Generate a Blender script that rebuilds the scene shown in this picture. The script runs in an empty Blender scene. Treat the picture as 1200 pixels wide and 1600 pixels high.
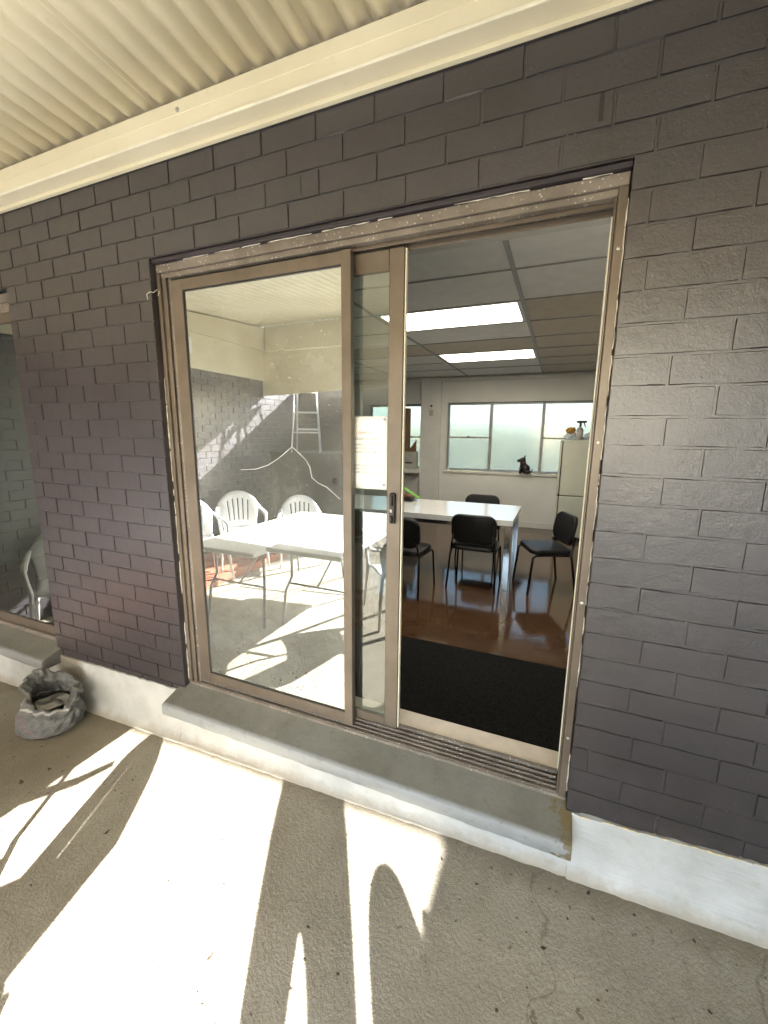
import bpy, bmesh, math, random
from mathutils import Vector, Matrix
R = math.radians
random.seed(7)
sc = bpy.context.scene
col = sc.collection

# ------------------------------------------------------------------ camera
CAM = Vector((0.0, -1.5, 1.62))
M = ((0.92280668, 0.07978964, -0.37691039),
     (0.38513142, -0.16545357, 0.90790908),
     (0.01008057, -0.9829846, -0.18341116))
FPX = 653.0
cd = bpy.data.cameras.new('camera'); cam = bpy.data.objects.new('camera', cd); col.objects.link(cam)
cd.sensor_fit = 'VERTICAL'; cd.sensor_height = 32.0; cd.lens = FPX / 1600 * 32.0
cd.clip_start = 0.02; cd.clip_end = 300
cam.matrix_world = Matrix(((M[0][0], -M[0][1], -M[0][2], CAM.x), (M[1][0], -M[1][1], -M[1][2], CAM.y),
                           (M[2][0], -M[2][1], -M[2][2], CAM.z), (0, 0, 0, 1)))
sc.camera = cam

# ------------------------------------------------------------------ light
SUN = Vector((-0.49, 0.87, -0.53)).normalized()          # direction the light travels
w = bpy.data.worlds.new('World'); sc.world = w; w.use_nodes = True
nt = w.node_tree; nt.nodes.clear()
sky = nt.nodes.new('ShaderNodeTexSky'); sky.sky_type = 'NISHITA'; sky.sun_disc = False
sky.sun_elevation = math.asin(-SUN.z); sky.sun_rotation = math.atan2(-SUN.x, -SUN.y)
sky.air_density = 1.0; sky.dust_density = 1.0; sky.ozone_density = 1.0
bg = nt.nodes.new('ShaderNodeBackground'); bg.inputs['Strength'].default_value = 0.15
wo = nt.nodes.new('ShaderNodeOutputWorld')
nt.links.new(sky.outputs[0], bg.inputs[0]); nt.links.new(bg.outputs[0], wo.inputs[0])
ld = bpy.data.lights.new('sun', 'SUN'); ld.energy = 5.0; ld.angle = R(0.5); ld.color = (1.0, 0.97, 0.93)
lo = bpy.data.objects.new('sun', ld); col.objects.link(lo)
lo.rotation_euler = SUN.to_track_quat('-Z', 'Y').to_euler(); lo.location = (4, -8, 6)
vs = sc.view_settings; vs.view_transform = 'Standard'; vs.look = 'None'; vs.gamma = 1.0
vs.use_curve_mapping = False; vs.exposure = 3.75
cy = sc.cycles; cy.use_denoising = True; cy.max_bounces = 12; cy.diffuse_bounces = 5; cy.glossy_bounces = 5
cy.transmission_bounces = 8; cy.transparent_max_bounces = 16; cy.sample_clamp_indirect = 8.0
cy.caustics_reflective = False; cy.caustics_refractive = False

# ------------------------------------------------------------------ materials
MAT = {}
class NT:
    def __init__(s, name):
        s.m = bpy.data.materials.new(name); s.m.use_nodes = True; s.t = s.m.node_tree
        s.t.nodes.clear(); s.out = s.t.nodes.new('ShaderNodeOutputMaterial'); MAT[name] = s.m
    def n(s, typ, ins=None, **kw):
        nd = s.t.nodes.new('ShaderNode' + typ)
        for k, v in kw.items(): setattr(nd, k, v)
        for k, v in (ins or {}).items():
            if hasattr(v, 'is_output'): s.t.links.new(v, nd.inputs[k])
            else: nd.inputs[k].default_value = v
        return nd
    def surf(s, o): s.t.links.new(o, s.out.inputs['Surface'])
    def pos(s): return s.n('NewGeometry').outputs['Position']
    def obj(s): return s.n('TexCoord').outputs['Object']
    def noise(s, vec, scale, detail=4, rough=.55): return s.n('TexNoise', {'Vector': vec, 'Scale': scale, 'Detail': detail, 'Roughness': rough}).outputs['Fac']
    def ramp(s, fac, stops, mode='LINEAR'):
        r = s.n('ValToRGB', {'Fac': fac}); cr = r.color_ramp; cr.interpolation = mode
        while len(cr.elements) < len(stops): cr.elements.new(0.5)
        for e, (p, c) in zip(cr.elements, stops):
            e.position = p; e.color = (c, c, c, 1) if isinstance(c, (int, float)) else (*c, 1)
        return r.outputs['Color']
    def mix(s, fac, a, b, mode='MIX'):
        nd = s.n('Mix', data_type='RGBA', blend_type=mode)
        for k, v in ((0, fac), (6, a), (7, b)):
            if hasattr(v, 'is_output'): s.t.links.new(v, nd.inputs[k])
            else: nd.inputs[k].default_value = v if k == 0 else (*v, 1)
        return nd.outputs[2]
    def math(s, op, a, b=0.0, clamp=False):
        nd = s.n('Math', operation=op, use_clamp=clamp)
        for k, v in ((0, a), (1, b)):
            if hasattr(v, 'is_output'): s.t.links.new(v, nd.inputs[k])
            else: nd.inputs[k].default_value = v
        return nd.outputs[0]
    def bump(s, h, strength, dist=.002, normal=None):
        i = {'Height': h, 'Strength': strength, 'Distance': dist}
        if normal: i['Normal'] = normal
        return s.n('Bump', i).outputs[0]
    def bsdf(s, **k):
        return s.n('BsdfPrincipled', {a.replace('_', ' '): v for a, v in k.items()}).outputs[0]

def rgba(c): return (*c, 1)

def simple(name, c, rough=.5, metal=0.0, var=.12, scale=9.0, bump=0.0, bscale=120.0, spec=.5, world=False, **extra):
    t = NT(name); v = t.pos() if world else t.obj()
    n1 = t.noise(v, scale, 5)
    lo_ = tuple(x * (1 - var) for x in c); hi = tuple(min(1, x * (1 + var)) for x in c)
    cc = t.mix(t.ramp(n1, [(.3, 0.0), (.7, 1.0)]), lo_, hi)
    rr = t.math('ADD', t.math('MULTIPLY', t.noise(v, scale * 2.3, 3), .18), rough - .09, True)
    k = dict(Base_Color=cc, Roughness=rr, Metallic=metal, Specular_IOR_Level=spec, **extra)
    if bump: k['Normal'] = t.bump(t.noise(v, bscale, 4), bump)
    t.surf(t.bsdf(**k)); return t.m

def m_paint(name='dark_paint', k=1.0):
    t = NT(name); p = t.pos()
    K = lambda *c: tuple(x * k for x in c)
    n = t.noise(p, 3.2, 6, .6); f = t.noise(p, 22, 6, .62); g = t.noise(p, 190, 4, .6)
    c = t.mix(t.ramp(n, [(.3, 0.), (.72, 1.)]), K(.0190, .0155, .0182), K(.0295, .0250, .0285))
    rnd_ = t.n('ObjectInfo').outputs['Random']
    c = t.mix(t.math('MULTIPLY', rnd_, .35), c, K(.034, .0290, .0335))
    spk = t.math('MULTIPLY', t.ramp(t.noise(p, 140, 2, .4), [(.735, 0.), (.75, 1.)]), t.ramp(t.noise(p, 9, 3), [(.50, 0.), (.62, 1.)]))
    c = t.mix(t.math('MULTIPLY', spk, .8), c, (.42, .40, .38))
    sep = t.n('SeparateXYZ', {0: p})
    low = t.math('MULTIPLY', t.ramp(sep.outputs[2], [(.25, .16), (.55, 0.)]), t.ramp(t.noise(p, 13, 5, .7), [(.45, 0.), (.7, 1.)]))
    c = t.mix(low, c, (.16, .14, .12))
    h = t.math('ADD', t.math('MULTIPLY', f, 1.0), t.math('MULTIPLY', g, .35))
    nrm = t.bump(h, .42, .0065)
    t.surf(t.bsdf(Base_Color=c, Roughness=t.math('ADD', t.math('MULTIPLY', n, .26), .24), Normal=nrm, Specular_IOR_Level=.75, Coat_Weight=.35, Coat_Roughness=.3))
m_paint()
m_paint('dark_paint_sunlit', 2.6)  # same dark paint lightened, sunlight put into the wing wall's colour

def m_plinth():
    t = NT('plinth_white'); p = t.pos()
    n = t.noise(p, 5, 6, .6); f = t.noise(p, 45, 5)
    c = t.mix(t.ramp(n, [(.35, 0.), (.7, 1.)]), (.38, .385, .37), (.50, .51, .50))
    dirt = t.ramp(t.noise(p, 17, 6, .7), [(.60, 0.), (.74, 1.)])
    c = t.mix(t.math('MULTIPLY', dirt, .5), c, (.32, .29, .22))
    zz = t.n('SeparateXYZ', {0: p}); hgt = t.math('SUBTRACT', zz.outputs[2], t.math('MULTIPLY', zz.outputs[0], .036))
    spl = t.ramp(t.math('ADD', hgt, t.math('ADD', t.math('MULTIPLY', t.noise(p, 16, 5, .7), -.09), .2)), [(.150, .7), (.190, 0.)])
    c = t.mix(spl, c, (.30, .26, .19))
    # damp brown stain on the corner behind the bag
    d = t.n('VectorMath', {0: p, 1: (-2.78, -.02, .14)}, operation='DISTANCE').outputs['Value']
    st = t.ramp(t.math('ADD', d, t.math('MULTIPLY', t.noise(p, 14, 4), .12)), [(.16, 1.), (.24, 0.)])
    c = t.mix(t.math('MULTIPLY', st, .75), c, (.17, .14, .09))
    sep = t.n('SeparateXYZ', {0: p}); stretch = t.n('CombineXYZ', {0: t.math('MULTIPLY', sep.outputs[0], .12), 1: sep.outputs[1], 2: sep.outputs[2]}).outputs[0]
    br = t.noise(stretch, 60, 4)
    nrm = t.bump(t.math('ADD', t.math('MULTIPLY', f, .5), t.math('MULTIPLY', br, .8)), .6, .006)
    t.surf(t.bsdf(Base_Color=c, Roughness=.55, Normal=nrm))
m_plinth()

def m_concrete():
    t = NT('patio_concrete'); p = t.pos()
    big = t.noise(p, 1.3, 7, .65); mid = t.noise(p, 5, 6, .7); fine = t.noise(p, 170, 5, .7); grit = t.noise(p, 80, 3, .6)
    c = t.mix(t.ramp(big, [(.32, 0.), (.68, 1.)]), (.265, .240, .190), (.405, .378, .315))
    c = t.mix(t.ramp(mid, [(.45, 0.), (.72, .6)]), c, (.205, .180, .135))
    c = t.mix(t.ramp(fine, [(.36, .45), (.54, 0.)]), c, (.14, .12, .085))
    c = t.mix(t.ramp(t.noise(p, 240, 2, .5), [(.64, 0.), (.70, .4)]), c, (.52, .48, .40))
    spot = t.math('MULTIPLY', t.ramp(t.noise(p, 24, 4, .6), [(.655, 0.), (.69, .9)]), t.ramp(t.noise(p, 1.7, 3), [(.47, .15), (.6, 1.)]))
    c = t.mix(spot, c, (.095, .075, .05))
    # grime gathered along the wall foot and a damp patch under the bag corner
    y = t.n('SeparateXYZ', {0: p}).outputs[1]
    foot = t.ramp(t.math('ADD', t.math('ADD', y, .5), t.math('MULTIPLY', mid, .16)), [(.42, 0.), (.54, .6)])
    c = t.mix(foot, c, (.15, .125, .085))
    d = t.n('VectorMath', {0: p, 1: (-2.55, -.35, -.1)}, operation='DISTANCE').outputs['Value']
    c = t.mix(t.ramp(t.math('ADD', d, t.math('MULTIPLY', mid, .5)), [(.45, .55), (.85, 0.)]), c, (.17, .135, .085))
    # hairline cracks
    wv = t.n('TexVoronoi', {'Vector': t.n('VectorMath', {0: p, 1: t.n('VectorMath', {0: t.n('TexNoise', {'Vector': p, 'Scale': 4.0}).outputs['Color'], 1: (.35, .35, .0)}, operation='MULTIPLY').outputs[0]}, operation='ADD').outputs[0], 'Scale': .8}, feature='DISTANCE_TO_EDGE').outputs['Distance']
    crk = t.math('MULTIPLY', t.ramp(wv, [(.0008, .45), (.003, 0.)]), t.ramp(t.noise(p, 1.1, 2), [(.48, 0.), (.55, 1.)]))
    c = t.mix(crk, c, (.08, .065, .045))
    h = t.math('ADD', t.math('MULTIPLY', fine, .5), t.math('ADD', t.math('MULTIPLY', grit, .7), t.math('MULTIPLY', mid, .8)))
    nrm = t.bump(h, .7, .006)
    t.surf(t.bsdf(Base_Color=c, Roughness=.82, Normal=nrm, Specular_IOR_Level=.25))
m_concrete()

def m_sill():
    t = NT('sill_grey_paint'); p = t.pos()
    n = t.noise(p, 6, 6, .65); f = t.noise(p, 60, 5)
    sep = t.n('SeparateXYZ', {0: p}); x, y, z = sep.outputs
    c = t.mix(t.ramp(n, [(.3, 0.), (.7, 1.)]), (.115, .112, .092), (.165, .165, .142))
    front = t.ramp(t.math('ADD', y, .5), [(.390, 1.), (.402, 0.)])
    c = t.mix(t.math('MULTIPLY', front, .8), c, (.25, .265, .275))
    dirt = t.ramp(t.noise(p, 26, 6, .72), [(.54, 0.), (.72, 1.)])
    c = t.mix(t.math('MULTIPLY', dirt, .4), c, (.075, .062, .040))
    k = t.math('ADD', x, t.math('MULTIPLY', t.noise(p, 8, 6, .7), .42))
    wear = t.math('MAXIMUM', t.ramp(k, [(.302, 0.), (.308, 1.)]), t.math('MULTIPLY', front, t.ramp(t.math('ADD', t.math('MULTIPLY', x, .25), t.noise(p, 19, 5, .7)), [(.615, 0.), (.625, 1.)])))
    c = t.mix(t.math('MULTIPLY', wear, t.ramp(t.noise(p, 40, 4), [(.3, .6), (.6, 1.)])), c, (.125, .092, .036))
    t.surf(t.bsdf(Base_Color=c, Roughness=.5, Normal=t.bump(t.math('SUBTRACT', f, t.math('MULTIPLY', wear, .8)), .5, .003)))
m_sill()

def m_bronze():
    t = NT('bronze_aluminium'); p = t.pos()
    n = t.noise(p, 7, 4); sep = t.n('SeparateXYZ', {0: p})
    st = t.n('CombineXYZ', {0: sep.outputs[0], 1: sep.outputs[1], 2: t.math('MULTIPLY', sep.outputs[2], .05)}).outputs[0]
    br = t.noise(st, 160, 3)
    c = t.mix(t.ramp(n, [(.3, 0.), (.7, 1.)]), (.115, .092, .069), (.165, .134, .103))
    c = t.mix(t.math('MULTIPLY', br, .35), c, (.10, .08, .062))
    t.surf(t.bsdf(Base_Color=c, Roughness=.42, Metallic=.35, Normal=t.bump(t.noise(p, 200, 2), .08, .001)))
    t = NT('bronze_weathered'); p = t.pos()
    n = t.noise(p, 9, 5)
    c = t.mix(t.ramp(n, [(.3, 0.), (.7, 1.)]), (.125, .105, .085), (.225, .195, .160))
    vor = t.n('TexVoronoi', {'Vector': p, 'Scale': 75.0, 'Randomness': 1.0}).outputs['Distance']
    pit = t.math('MULTIPLY', t.ramp(vor, [(.16, 1.), (.26, 0.)]), t.ramp(t.noise(p, 14, 3), [(.42, 0.), (.58, 1.)]))
    c = t.mix(t.math('MULTIPLY', pit, .75), c, (.62, .60, .56))
    t.surf(t.bsdf(Base_Color=c, Roughness=.6, Metallic=.15, Normal=t.bump(pit, .4, .001)))
m_bronze()

def m_cream():
    t = NT('cream_steel'); p = t.pos()
    n = t.noise(p, 2.2, 5)
    c = t.mix(t.ramp(n, [(.3, 0.), (.7, 1.)]), (.67, .605, .435), (.75, .69, .52))
    d = t.ramp(t.noise(p, 11, 6, .7), [(.58, 0.), (.75, .25)])
    c = t.mix(d, c, (.42, .37, .25))
    t.surf(t.bsdf(Base_Color=c, Roughness=.38, Specular_IOR_Level=.5, Normal=t.bump(t.noise(p, 35, 2), .05, .002)))
m_cream()

def glass(name, refl, tint, dirt=.03, rough=0.0, spots=False):
    t = NT(name); p = t.pos()
    fr = t.n('Fresnel', {'IOR': 1.45}).outputs[0]
    fac = t.math('ADD', t.math('MULTIPLY', fr, 1 - refl), refl, True)
    bf = t.n('NewGeometry').outputs['Backfacing']
    fac = t.math('MULTIPLY', fac, t.math('SUBTRACT', 1.0, bf))
    wob = t.bump(t.noise(p, 1.6, 1), .012, .02)
    gl = t.n('BsdfGlossy', {'Color': (.96, 1.0, .97, 1), 'Roughness': rough, 'Normal': wob}).outputs[0]
    tr = t.n('BsdfTransparent', {'Color': rgba(tint)}).outputs[0]
    m1 = t.n('MixShader', {0: fac, 1: tr, 2: gl}).outputs[0]
    sm = t.ramp(t.noise(p, 4.5, 6, .65), [(.35, .35), (.7, 1.)])
    spk = t.ramp(t.noise(p, 130, 2, .5), [(.69, 0.), (.73, 1.)])
    df = t.math('MULTIPLY', t.math('ADD', sm, t.math('MULTIPLY', spk, 3.0)), dirt)
    di = t.n('BsdfDiffuse', {'Color': (.70, .71, .66, 1)}).outputs[0]
    last = t.n('MixShader', {0: df, 1: m1, 2: di}).outputs[0]
    if spots:      # mud splashes near the bottom rail
        z = t.n('SeparateXYZ', {0: p}).outputs[2]
        k = t.math('MULTIPLY', t.ramp(t.noise(p, 85, 3, .5), [(.62, 0.), (.65, 1.)]), t.math('MULTIPLY', t.ramp(z, [(.40, 1.), (.72, 0.)]), t.ramp(t.noise(p, 5, 2), [(.5, 0.), (.6, 1.)])))
        last = t.n('MixShader', {0: t.math('MULTIPLY', k, .8), 1: last, 2: t.n('BsdfDiffuse', {'Color': (.07, .055, .04, 1)}).outputs[0]}).outputs[0]
    t.surf(last)
glass('film_glass', .46, (.22, .30, .34), .16, spots=True)
glass('clear_glass', .13, (.80, .86, .84), .02)
glass('dark_glass', .16, (.42, .52, .50), .02)

def m_frost():
    t = NT('frosted_glass'); p = t.pos()
    rip = t.n('TexWave', {'Vector': p, 'Scale': 22.0, 'Distortion': 6.0, 'Detail': 3.0, 'Detail Scale': 2.0}, bands_direction='Z').outputs['Fac']
    nrm = t.bump(t.math('ADD', rip, t.noise(p, 90, 3)), .5, .003)
    tl = t.n('BsdfTranslucent', {'Color': (.44, .49, .52, 1), 'Normal': nrm}).outputs[0]
    rf = t.n('BsdfRefraction', {'Color': (.50, .51, .49, 1), 'Roughness': .20, 'IOR': 1.25, 'Normal': nrm}).outputs[0]
    m1 = t.n('MixShader', {0: .62, 1: tl, 2: rf}).outputs[0]
    gl = t.n('BsdfGlossy', {'Roughness': .15}).outputs[0]
    t.surf(t.n('MixShader', {0: .05, 1: m1, 2: gl}).outputs[0])
m_frost()

def m_floor():
    t = NT('brown_vinyl'); p = t.pos()
    n = t.noise(p, 2.4, 5); f = t.noise(p, 120, 3)
    c = t.mix(t.ramp(n, [(.3, 0.), (.7, 1.)]), (.072, .036, .019), (.110, .060, .033))
    sep = t.n('SeparateXYZ', {0: p})
    st = t.n('CombineXYZ', {0: t.math('MULTIPLY', t.math('ADD', sep.outputs[0], t.math('MULTIPLY', sep.outputs[1], .5)), 14.0), 1: sep.outputs[1], 2: 0.0}).outputs[0]
    scr = t.math('MULTIPLY', t.ramp(t.noise(st, 5.0, 6, .8), [(.70, 0.), (.74, 1.)]), t.ramp(t.noise(p, 2.0, 2), [(.5, 0.), (.65, .35)]))
    c = t.mix(scr, c, (.30, .26, .22))
    nrm = t.bump(t.noise(p, 9, 3), .05, .01, t.bump(f, .03, .002))
    t.surf(t.bsdf(Base_Color=c, Roughness=t.math('ADD', t.math('MULTIPLY', n, .10), .03), Normal=nrm, Specular_IOR_Level=.75))
m_floor()

def emit(name, c, s):
    t = NT(name); t.surf(t.n('Emission', {'Color': rgba(c), 'Strength': s}).outputs[0])
emit('lamp_diffuser', (1.0, .92, .76), 1.35)

simple('reveal_paint', (.026, .021, .026), .45, var=.2, bump=.3, bscale=60, world=True)
simple('sealant', (.62, .58, .50), .7, var=.3, scale=40)
simple('chip_cream', (.66, .56, .33), .7, var=.25, scale=60)
simple('lip_white', (.78, .74, .60), .4)
simple('screw', (.45, .44, .40), .35, .6)
simple('black_plastic', (.014, .013, .013), .35)
simple('black_vinyl', (.006, .006, .0065), .45, spec=.35, bump=.25, bscale=160)
simple('black_metal', (.008, .008, .009), .22, .3)
simple('chrome', (.62, .62, .63), .14, 1.0, var=.05)
simple('white_laminate', (.74, .74, .74), .13, var=.03, spec=.6)
simple('wall_white', (.72, .72, .69), .6, var=.05, scale=3, bump=.12, bscale=70, world=True)
simple('cornice_white', (.66, .66, .63), .6, var=.04)
simple('ceiling_tile', (.80, .805, .79), .85, var=.05, bump=.25, bscale=220)
simple('ceiling_tile_tan', (.56, .51, .43), .85, var=.06, bump=.25, bscale=220)
simple('t_bar', (.34, .345, .34), .5)
simple('window_frame', (.30, .31, .34), .45, .3)
simple('mat_black', (.013, .013, .0125), .95, spec=.1, var=.9, scale=150, bump=1.0, bscale=200)
simple('cream_strip', (.60, .52, .42), .45, var=.08, scale=14, world=True)
simple('fridge_cream', (.52, .53, .45), .32, var=.03)
simple('fridge_seal', (.055, .05, .045), .6)
simple('white_plastic', (.76, .77, .78), .38, var=.05)
simple('table_plastic', (.74, .75, .75), .45, var=.05)
simple('grey_tube', (.27, .27, .28), .42, .4)
simple('aluminium', (.62, .63, .64), .32, .85)
simple('cardboard', (.21, .125, .06), .85, var=.12, scale=14)
simple('carton_white', (.46, .45, .41), .7, var=.1)
simple('ink_dark', (.05, .05, .055), .7)
simple('ink_grey', (.30, .31, .32), .8)
simple('ink_red', (.58, .13, .10), .7)
simple('paper', (.78, .80, .76), .8, var=.05, scale=20)
simple('tape_grey', (.28, .32, .36), .5)
simple('paper_bag', (.48, .26, .06), .8, var=.25, scale=30)
simple('clear_plastic', (.55, .60, .68), .2, var=.2, scale=25)
simple('bottle_grey', (.36, .36, .31), .4)
simple('green_plastic', (.16, .38, .05), .45)
simple('bread_brown', (.20, .095, .055), .8, var=.3, scale=35)
simple('dog_black', (.012, .010, .010), .4, bump=.4, bscale=60)
simple('rag_red', (.20, .03, .03), .7)
simple('bounce_gravel', (.24, .22, .18), .95, var=.25, scale=3, bump=.8, bscale=40, world=True)
simple('hedge_leaf', (.34, .34, .15), .7, var=.5, scale=4)
simple('timber_fence', (.20, .15, .095), .8, var=.25, scale=6)
simple('red_brick', (.30, .10, .055), .8, var=.25, scale=9, bump=.4, bscale=80, world=True)
simple('dark_timber', (.045, .045, .045), .7, var=.2, bump=.3)
simple('skin_tone', (.45, .27, .19), .55)
simple('shirt_cloth', (.08, .10, .14), .85)
simple('trouser_cloth', (.05, .05, .06), .9)
simple('hair_dark', (.02, .015, .012), .6)
simple('roof_tile', (.20, .11, .08), .8, var=.2)
simple('grit_dark', (.06, .045, .03), .95, var=.4)

def m_bag():
    t = NT('grey_bag'); p = t.obj()
    sep = t.n('SeparateXYZ', {0: p})
    v = t.n('CombineXYZ', {0: t.math('MULTIPLY', sep.outputs[0], .7), 1: t.math('MULTIPLY', sep.outputs[1], .7), 2: t.math('MULTIPLY', sep.outputs[2], 2.6)}).outputs[0]
    n = t.noise(v, 8, 6, .7); f = t.noise(v, 26, 5, .6)
    c = t.mix(t.ramp(n, [(.32, 0.), (.66, 1.)]), (.095, .095, .095), (.235, .235, .235))
    # printed white line and pink mark
    ln = t.ramp(t.math('ABSOLUTE', t.math('SUBTRACT', t.math('ADD', sep.outputs[2], t.math('MULTIPLY', n, .02)), .185)), [(.004, 1.), (.006, 0.)])
    c = t.mix(t.math('MULTIPLY', ln, .7), c, (.70, .69, .67))
    pk = t.ramp(t.math('ABSOLUTE', t.math('SUBTRACT', t.math('ADD', sep.outputs[2], t.math('MULTIPLY', sep.outputs[0], .5)), .09)), [(.006, 1.), (.014, 0.)])
    c = t.mix(t.math('MULTIPLY', pk, .35), c, (.36, .17, .19))
    nrm = t.bump(t.math('ADD', n, t.math('MULTIPLY', f, .5)), .9, .02)
    a = t.bsdf(Base_Color=c, Roughness=.34, Normal=nrm, Specular_IOR_Level=.6)
    b = t.n('BsdfTranslucent', {'Color': (.30, .30, .31, 1)}).outputs[0]
    t.surf(t.n('MixShader', {0: .15, 1: a, 2: b}).outputs[0])
m_bag()

# ------------------------------------------------------------------ mesh helpers
class MB:
    def __init__(s): s.v = []; s.f = []
    def add(s, vs, fs):
        o = len(s.v); s.v += [tuple(p) for p in vs]; s.f += [tuple(i + o for i in f) for f in fs]; return s
    def box(s, x0, x1, y0, y1, z0, z1):
        return s.add([(x0, y0, z0), (x1, y0, z0), (x1, y1, z0), (x0, y1, z0), (x0, y0, z1), (x1, y0, z1), (x1, y1, z1), (x0, y1, z1)],
                     [(0, 3, 2, 1), (4, 5, 6, 7), (0, 1, 5, 4), (1, 2, 6, 5), (2, 3, 7, 6), (3, 0, 4, 7)])
    def rbox(s, x0, x1, y0, y1, z0, z1, r=.003, seg=2):
        bm = bmesh.new(); bmesh.ops.create_cube(bm, size=1.0)
        bmesh.ops.scale(bm, vec=(x1 - x0, y1 - y0, z1 - z0), verts=bm.verts)
        bmesh.ops.translate(bm, vec=((x0 + x1) / 2, (y0 + y1) / 2, (z0 + z1) / 2), verts=bm.verts)
        r = min(r, .49 * min(x1 - x0, y1 - y0, z1 - z0))
        bmesh.ops.bevel(bm, geom=list(bm.edges), offset=r, segments=seg, profile=.5, affect='EDGES')
        bm.verts.index_update(); s.add([v.co[:] for v in bm.verts], [[v.index for v in f.verts] for f in bm.faces]); bm.free(); return s
    def tube(s, pts, r, n=8, cap=True, flat=1.0):
        pts = [Vector(p) for p in pts]; k = len(pts); rr = r if isinstance(r, (list, tuple)) else [r] * k
        up = None; vs = []
        for i, p in enumerate(pts):
            d = (pts[min(i + 1, k - 1)] - pts[max(i - 1, 0)]).normalized()
            if up is None:
                a = Vector((0, 0, 1)) if abs(d.z) < .9 else Vector((1, 0, 0)); up = d.cross(a).normalized()
            up = (up - d * up.dot(d)).normalized(); sd = d.cross(up)
            vs += [p + (up * math.cos(2 * math.pi * j / n) + sd * math.sin(2 * math.pi * j / n) * flat) * rr[i] for j in range(n)]
        fs = [(i * n + j, i * n + (j + 1) % n, (i + 1) * n + (j + 1) % n, (i + 1) * n + j) for i in range(k - 1) for j in range(n)]
        if cap: fs += [tuple(range(n - 1, -1, -1)), tuple((k - 1) * n + j for j in range(n))]
        return s.add(vs, fs)
    def lathe(s, prof, c=(0, 0, 0), n=16):
        vs = [(c[0] + r * math.cos(2 * math.pi * j / n), c[1] + r * math.sin(2 * math.pi * j / n), c[2] + z) for r, z in prof for j in range(n)]
        k = len(prof)
        fs = [(i * n + j, i * n + (j + 1) % n, (i + 1) * n + (j + 1) % n, (i + 1) * n + j) for i in range(k - 1) for j in range(n)]
        fs += [tuple(range(n - 1, -1, -1)), tuple((k - 1) * n + j for j in range(n))]
        return s.add(vs, fs)
    def grid(s, fn, nu, nv, skip=None):
        o = [fn(i / nu, j / nv) for j in range(nv + 1) for i in range(nu + 1)]
        return s.add(o, [(j * (nu + 1) + i, j * (nu + 1) + i + 1, (j + 1) * (nu + 1) + i + 1, (j + 1) * (nu + 1) + i)
                         for j in range(nv) for i in range(nu) if not (skip and skip(i, j))])
    def mesh(s, name):
        me = bpy.data.meshes.new(name); me.from_pydata(s.v, [], s.f); me.update(); return me
    def build(s, name, mat, parent=None, smooth=False, loc=None):
        me = s.mesh(name); me.materials.append(MAT[mat])
        if smooth:
            for p in me.polygons: p.use_smooth = True
        o = bpy.data.objects.new(name, me); col.objects.link(o)
        if parent: o.parent = parent
        if loc: o.location = loc
        return o

def smooth_by(o, ang=40):
    me = o.data
    for p in me.polygons: p.use_smooth = True
    try: me.set_sharp_from_angle(angle=R(ang))
    except Exception: pass
    return o
def tag(o, label=None, cat=None, group=None, kind=None):
    if label: o['label'] = label
    if cat: o['category'] = cat
    if group: o['group'] = group
    if kind: o['kind'] = kind
    return o
def thing(name, label, cat, loc=(0, 0, 0), rz=0, group=None):
    o = bpy.data.objects.new(name, None); o.empty_display_size = .1; col.objects.link(o)
    o.location = loc; o.rotation_euler = (0, 0, rz); return tag(o, label, cat, group)
def copy_tree(o, parent=None):
    c = o.copy(); col.objects.link(c); c.parent = parent
    for ch in list(o.children): copy_tree(ch, c)
    return c
def struct(o): o['kind'] = 'structure'; return o
def part(name, mat, parent, *boxes, r=.002, seg=1):
    m = MB()
    for b in boxes: m.rbox(*b, r=r, seg=seg)
    return m.build(name, mat, parent)
def solid(o, th):
    md = o.modifiers.new('thickness', 'SOLIDIFY'); md.thickness = th; md.offset = 0; return o
def sub(o, lv=2):
    md = o.modifiers.new('smooth', 'SUBSURF'); md.levels = lv; md.render_levels = lv
    for p in o.data.polygons: p.use_smooth = True
    return o
def project(p):
    d = [p[0] - CAM.x, p[1] - CAM.y, p[2] - CAM.z]
    c = [sum(M[k][j] * d[k] for k in range(3)) for j in range(3)]
    if c[2] < .05: return None
    return 600 + FPX * c[0] / c[2], 800 + FPX * c[1] / c[2]

def gz(x): return -.012 + .036 * x                     # patio falls gently to the left
WING = -4.48                                            # face of the wing wall on the left

# ------------------------------------------------------------------ ground
g = MB().grid(lambda u, v: (-4.6 + 6.7 * u, -5.2 + 5.3 * v, gz(-4.6 + 6.7 * u)), 20, 16).build('patio', 'patio_concrete'); struct(g)
g = MB().grid(lambda u, v: (-60 + 120 * u, -60 + 120 * v, -.30), 8, 8).build('yard_ground', 'bounce_gravel'); struct(g)  # unseen yard, made pale to bounce more sunlight onto roof and wall

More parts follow.
